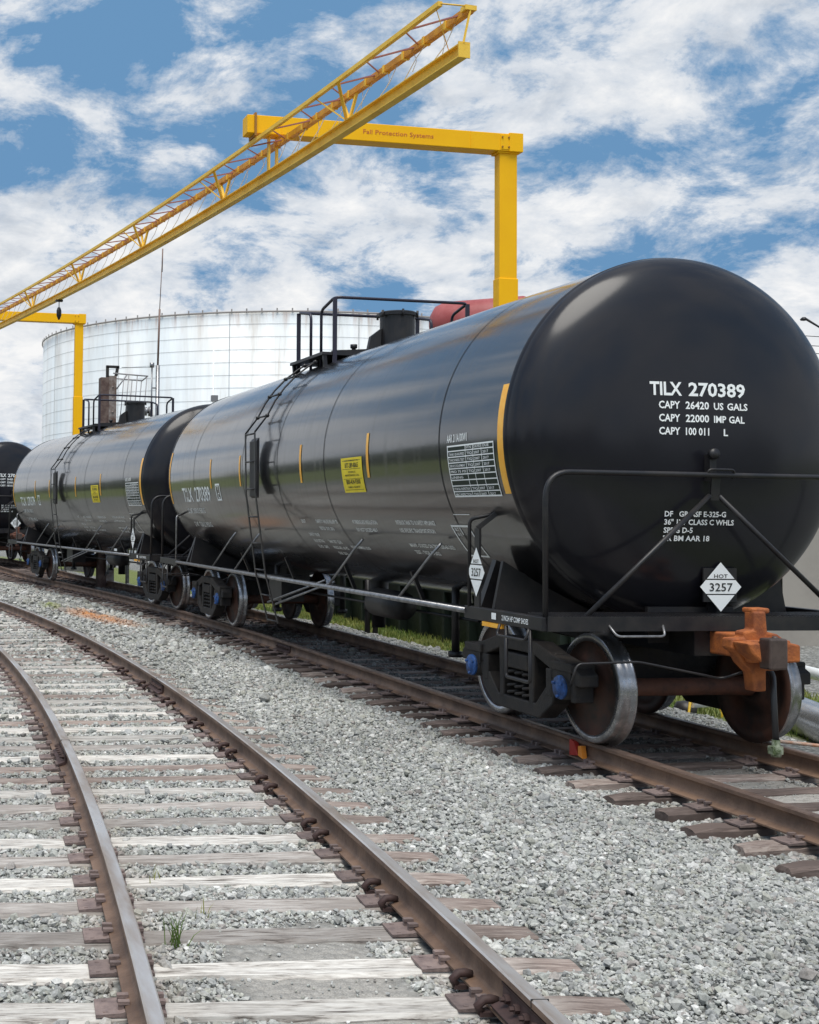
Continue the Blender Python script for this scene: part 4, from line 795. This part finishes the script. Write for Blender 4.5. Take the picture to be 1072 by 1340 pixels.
# ------------------------------------------------------------------ things seen above and behind the cars
def behind():
    # slender mast in front of the storage tank
    g = thing('antenna_mast', 'tall thin grey mast with a slim aerial standing in front of the white storage tank', 'mast', (10.98, 52, -.35))
    m_ = MB(); m_.tube([(0, 0, 0), (0, 0, 8.6)], .09, 10); m_.build('lower_pole', pipegr, g)
    m_ = MB(); m_.tube([(0, 0, 8.6), (.05, 0, 11.0)], .045, 8); m_.tube([(.05, 0, 11.0), (.13, 0, 13.0)], .018, 6); m_.tube([(.13, 0, 12.6), (.15, 0, 13.6)], .028, 6); m_.build('aerial', mat('mast_rust', (.20, .13, .11), .6), g)
    m_ = MB(); m_.tube([(-.25, 0, 6.0), (-.25, 0, 8.5)], .03, 6); m_.lathe([(0, -.1), (.1, -.1), (.1, .1), (0, .1)], o=(-.25, 0, 8.6), n=8); m_.box(-.25, 0, -.03, .03, 7.6, 7.66); m_.build('side_pipe', pipegr, g)
    m_ = MB(); m_.tube([(-.25, 0, 8.5), (-1.5, -4, 8.0), (-3.0, -8, 7.5)], .010, 5); m_.build('guy_wire', blackp, g)
    # rusty loading column with its folding gangway
    g = thing('loading_column', 'rusty brown loading column with a square frame on top behind the middle tank car', 'loading column', (6.02, 35.5, -.35))
    rm = mat('column_rust', (.075, .038, .032), .7, col2=(.17, .12, .10), scale=4)
    m_ = MB(); m_.box(-.22, .02, -.2, .2, 0, 6.15); m_.build('column', rm, g, bevel=.01)
    m_ = MB()
    m_.box(.02, .24, -.19, -.15, .3, 6.2)
    for k in range(9): m_.lathe([(0, -.212), (.03, -.212), (.03, -.19), (0, -.19)], o=(.13, 0, 3.0+k*.36), ax='y', n=8)
    m_.build('bolted_plate', mat('worn_plate', (.33, .29, .27), .6, col2=(.12, .07, .05), scale=3.5, detail=8), g)
    m_ = MB(); m_.beam((0, 0, 6.15), (0, 0, 6.48), .08, .08); m_.beam((.25, 0, 6.22), (.30, 0, 6.48), .08, .08); m_.beam((-.04, 0, 6.48), (.34, 0, 6.48), .08, .07); m_.build('top_frame', darkst, g)
    m_ = MB()
    for yy in (-.4, .4): m_.tube([(.1, yy, 6.25-.05*(yy > 0)), (1.1, yy, 6.2-.05*(yy > 0))], .02, 6)
    for x in (.55, .8, 1.08): m_.tube([(x, -.4, 6.2), (x-.12, -.4, 4.6)], .014, 6); m_.tube([(x, .4, 6.15), (x-.12, .4, 4.6)], .014, 6)
    m_.tube([(.2, -.4, 5.8), (.5, -.4, 6.22)], .02, 6); m_.tube([(1.1, -.4, 6.2), (1.1, .4, 6.15)], .02, 6); m_.build('gangway_rail', mat('faded_grey_steel', (.30, .29, .30), .5), g)
    # grey valve and pipework
    g = thing('valve_pipework', 'grey pipe with a round flanged valve standing behind the middle tank car', 'pipework', (7.0, 37.2, .0))
    m_ = MB(); m_.tube([(0, 0, -.35), (0, 0, 4.95), (.2, 0, 5.02), (.6, 0, 5.02)], .06, 10); m_.lathe([(0, -.03), (.15, -.03), (.15, .03), (0, .03)], o=(.62, 0, 5.02), ax='x', n=16); m_.lathe([(0, -.03), (.13, -.03), (.13, .03), (0, .03)], o=(.5, 0, 5.02), ax='x', n=16); m_.tube([(.32, 0, 5.0), (.32, 0, 5.3)], .03, 6); m_.tube([(.2, 0, 5.3), (.5, 0, 5.31)], .015, 6); m_.build('pipe', pipegr, g)
    # white vertical pipe with a cap
    g = thing('white_pipe', 'slim white vertical pipe with a small grey box at its foot beside the nearest car', 'pipe', (11.35, 44, -.35))
    m_ = MB(); m_.tube([(0, 0, 0), (0, 0, 8.3)], .022, 8); m_.build('tube', white, g); m_ = MB(); m_.box(-.06, .16, -.1, .1, 6.38, 6.6); m_.build('junction_box', mat('box_grey', (.2, .2, .21), .5), g)
    # red horizontal vessel above the nearest car
    g = thing('red_vessel', 'faded red horizontal cylindrical vessel showing above the nearest tank car', 'vessel', (12.75, 25.4, 6.2), radians(48))
    m_ = MB(); m_.lathe([(.001, -1.1), (.25, -1.07), (.42, -.95), (.5, -.75), (.5, .95), (.42, 1.15), (.25, 1.27), (.001, 1.3)], ax='y', n=32); m_.build('shell', mat('faded_red_paint', (.30, .055, .055), .5, col2=(.38, .10, .10), scale=2), g)
    m_ = MB()
    for y in (-1., 1.): m_.prism([(-.45, -.2), (.45, -.2), (.35, -1.0), (.35, -6.35), (-.35, -6.35), (-.35, -1.0)], y-.08, y+.08, 'y')
    m_.build('saddle', darkst, g)
    # beige wall at the right
    g = thing('beige_wall', 'plain beige panelled wall seen under and behind the round end of the nearest car', 'wall', (22, 20.5, -.5))
    m_ = MB(); m_.box(-7.0, 14, 0, .3, 0, 3.9)
    wm = mat('beige_render', (.36, .33, .29), .85, var=.15, scale=.8, bump=.2, bscale=12); m_.build('panel', wm, g)
    m_ = MB()
    for k in range(12): m_.box(-7.0+k*1.9, -6.97+k*1.9, -.012, 0, .05, 3.85)
    m_.box(-7.05, 14.05, -.05, .35, 3.9, 4.0); m_.build('coping', mat('beige_trim', (.25, .23, .21), .8), g)
    # dark green bund / container beside the track
    g = thing('dark_green_tub', 'low dark green steel tub standing on the grass behind the nearest tank car', 'container', (11.1, 22.5, -.42))
    gm_ = mat('dark_green_paint', (.012, .022, .017), .5, var=.3); m_ = MB(); m_.prism([(-1.1, .02), (1.1, .02), (1.2, 1.0), (-1.2, 1.0)], -5.3, 5.2, 'y'); m_.build('tub', gm_, g)
    m_ = MB()
    for k in range(11): m_.box(-1.27, -1.12, -5.2+k*1.0, -5.1+k*1.0, .02, 1.0)
    m_.box(-1.28, 1.28, -5.36, 5.26, .98, 1.06); m_.build('rib', gm_, g)
    # uprights showing under the car
    for i, (x, y, lab) in enumerate(((8.95, 22.6, 'pair of thin dark upright pipes on pale feet beside the far rail'), (8.75, 14.6, 'single dark upright pipe standing on the grass beside the far rail'))):
        g = thing('pipe_stand', lab, 'pipe stand', (x, y, -.42)); m_ = MB()
        for dx_ in ((-.07, .09) if i == 0 else (0,)): m_.tube([(dx_, 0, 0), (dx_, 0, 1.3)], .055, 8)
        m_.tube([(-.12, 0, 1.28), (.14, 0, 1.28)], .05, 8); m_.build('upright', blackp, g)
        m_ = MB(); m_.box(-.14, .16, -.12, .06, 0, .035); m_.build('foot', mat('pale_concrete', (.5, .5, .48), .8), g)
    # big silver pipe, white pipe, small yellow trestle, orange hose at the right
    def onY(x, y): return x, y
    g = thing('silver_pipe', 'large silver pipe lying beside the far rail at the right edge', 'pipe', (9.62, 11.9, -.21), radians(-20))
    m_ = MB(); m_.lathe([(.0, -2.2), (.205, -2.2), (.205, 1.5), (.20, 1.52), (0, 1.52)], ax='y', n=28); m_.build('tube', mat('silver_cladding', (.55, .55, .55), .28, metal=.8, var=.25, scale=3), g)
    m_ = MB()
    for y in (-1.4, .9): m_.box(-.2, .2, y-.05, y+.05, -.24, -.19)
    m_.build('sleeper', darkst, g)
    g = thing('white_conduit', 'thinner white pipe running above and behind the big silver pipe', 'pipe', (10.75, 13.2, .10), radians(-14))
    m_ = MB(); m_.tube([(0, -4.5, 0), (0, 1.3, 0)], .07, 12); m_.build('tube', white, g); 
    for y in (-3, -1, .9): m_ = MB(); m_.box(-.04, .04, y-.04, y+.04, -.52, -.05); m_.build('support', darkst, g)
    g = thing('rust_drum', 'short rust orange section of pipe behind the white conduit at the right edge', 'pipe section', (11.9, 13.2, -.02), radians(80))
    m_ = MB(); m_.lathe([(0, -.6), (.22, -.6), (.22, .6), (0, .6)], ax='y', n=20); m_.build('tube', orange, g)
    g = thing('pipe_trestle', 'small yellow trestle carrying a short white pipe on the grass between the wheels', 'trestle', (9.2, 13.0, -.44))
    ym = mat('trestle_yellow', (.75, .48, .03), .5); m_ = MB()
    m_.tube([(-.20, 0, .26), (-.22, 0, .12), (-.40, -.05, .10)], .016, 6); m_.tube([(.17, 0, .28), (.17, -.06, .0)], .018, 6); m_.tube([(-.2, 0, .27), (.17, 0, .28)], .016, 6); m_.build('legs', ym, g)
    m_ = MB(); m_.tube([(-.18, 0, .25), (.16, 0, .25)], .06, 14); m_.build('tube', white, g)
    m_ = MB(); m_.lathe([(0, 0), (.13, 0), (.14, .12), (.10, .2), (0, .22)], o=(-.02, .35, .0), n=12); m_.build('weight', blackp, g)
    c = MB(); c.tube([(7.75, 10.2, -.05), (8.0, 10.32, -.13), (8.4, 10.15, -.16), (9.3, 9.8, -.17)], .016, 7)
    tag(c.build('orange_hose', mat('hose_orange', (.75, .28, .10), .5, col2=(.8, .62, .5), scale=6)), 'thin orange and white hose beside the brake hose at the far rail', 'hose')
    # red and orange marker clipped on the near rail
    g = thing('rail_marker', 'small red and orange marker clipped to the near rail just below the front wheel', 'marker', (5.80, 10.0, -.105))
    m_ = MB(); m_.prism([(-.12, -.03), (.02, -.05), (.02, .085), (-.05, .075)], -.02, .02, 'x'); o = m_.build('red_flap', mat('marker_red', (.45, .03, .02), .5), g)
    m_ = MB(); m_.prism([(-.19, -.045), (-.12, -.03), (-.12, .05), (-.165, .06)], -.022, .022, 'x'); m_.build('orange_tip', mat('marker_orange', (.95, .32, .04), .5), g)
    # overhead wires
    g = thing('power_line', 'utility pole and thin dark wires crossing the sky at the right edge', 'power line', (52, 58, -.4))
    m_ = MB(); m_.tube([(0, 0, 0), (0, 0, 12.4)], [.16]*1+[.10], 10); m_.beam((-.9, 0, 11.6), (.9, 0, 11.6), .12, .12); m_.build('pole', mat('pole_wood', (.14, .10, .08), .8), g)
    m_ = MB()
    for h in (11.7, 11.2, 10.8): m_.tube([(-9.5+k*1.6, 0, h+.6-.15*sin(pi*k/10)) for k in range(11)], .02, 5)
    m_.build('wire', blackp, g)
    g = thing('street_lamp', 'small dark street lamp head against the sky right of the nearest tank', 'street lamp', (45.6, 55, -.4))
    m_ = MB(); m_.tube([(0, 0, 0), (0, 0, 12.0), (-1.0, 0, 12.5)], .06, 8); m_.build('pole', blackp, g); m_ = MB(); m_.lathe([(0, -.09), (.15, -.06), (.18, 0), (.08, .10), (0, .11)], o=(-1.15, 0, 12.5), n=14); m_.build('lamp_head', blackp, g)
behind()

# ------------------------------------------------------------------ grass and weeds
def blades(name, pts, hmin, hmax, m_, wdt=.006):
    V = []; F = []
    for x, y, z in pts:
        a = random.uniform(0, 2*pi); h = random.uniform(hmin, hmax); lx, ly = random.gauss(0, .3)*h, random.gauss(0, .3)*h; c, s_ = cos(a)*wdt, sin(a)*wdt; b_ = len(V)
        V += [(x-c, y-s_, z), (x+c, y+s_, z), (x+lx*.4+c*.7, y+ly*.4+s_*.7, z+h*.6), (x+lx*.4-c*.7, y+ly*.4-s_*.7, z+h*.6), (x+lx, y+ly, z+h)]; F += [(b_, b_+1, b_+2, b_+3), (b_+3, b_+2, b_+4)]
    me = bpy.data.meshes.new(name); me.from_pydata(V, [], F); return link(name, me, None, m_)
gm1 = mat('grass_green', (.10, .17, .03), .7, col2=(.24, .25, .06), scale=1.6, thr=(.42, .58), coords='Object')
pts = []
for k in range(30000):
    y = random.uniform(6, 34); cx = 6.6-((y-17.5)**2/252 if y > 17.5 else 0); x = cx+random.uniform(2.3, 5.2)
    if zones(x, y)[4] > random.uniform(.2, .8): pts.append((x, y, float(gz(x, y))-.005))
g = blades('grass', pts, .04, .13, gm1, .008); g['kind'] = 'stuff'
def weed(x, y, n, h, lab):
    z = float(gz(x, y)); o = blades('weed', [(x+random.gauss(0, .022), y+random.gauss(0, .03), z) for _ in range(n)], h*.4, h, gm1, .0035); tag(o, lab, 'weed')
weed(1.37, 5.95, 26, .19, 'tuft of tall green grass growing beside the left rail of the curved track')
weed(1.62, 6.35, 5, .11, 'sparse thin weed between two pale ties near the tall grass tuft')
weed(1.49, 7.0, 5, .13, 'lone thin green shoot in the ballast behind the tall grass tuft')

# ------------------------------------------------------------------ woodland round the left and back of the yard (seen in the paint)
def woodland():
    V = []; F = []
    def leafs(cx, cy, cz, r_, n):
        p = rng.normal(0, 1, (n, 3)); p /= np.linalg.norm(p, axis=1, keepdims=True); p *= r_*rng.uniform(.55, 1.05, (n, 1)); p[:, 2] *= .85; a = rng.normal(0, .28, (n, 2, 3))
        for q, (e, g_) in zip(p, a):
            b_ = len(V); c = Vector((cx, cy, cz))+Vector(q); e = Vector(e); g_ = Vector(g_); V.extend([c-e-g_, c+e-g_*.6, c+e*.8+g_, c-e*.7+g_]); F.append((b_, b_+1, b_+2, b_+3))
    line = [(-26+random.uniform(-2, 2), y) for y in np.arange(-20, 120, 4.5)]+[(x, -24+random.uniform(-2, 2)) for x in np.arange(-22, 48, 4.5)]
    for x, y in line:
        h = random.uniform(2.8, 6.0)
        for k in range(5): leafs(x+random.gauss(0, 1.6), y+random.gauss(0, 1.6), h*random.uniform(.25, .85), random.uniform(1.3, 2.1), 120)
    me = bpy.data.meshes.new('woodland'); me.from_pydata([tuple(v) for v in V], [], F); o = link('woodland', me, None, mat('woodland_leaves', (.035, .065, .018), .8, col2=(.07, .10, .03), scale=.6)); o['kind'] = 'stuff'
woodland()
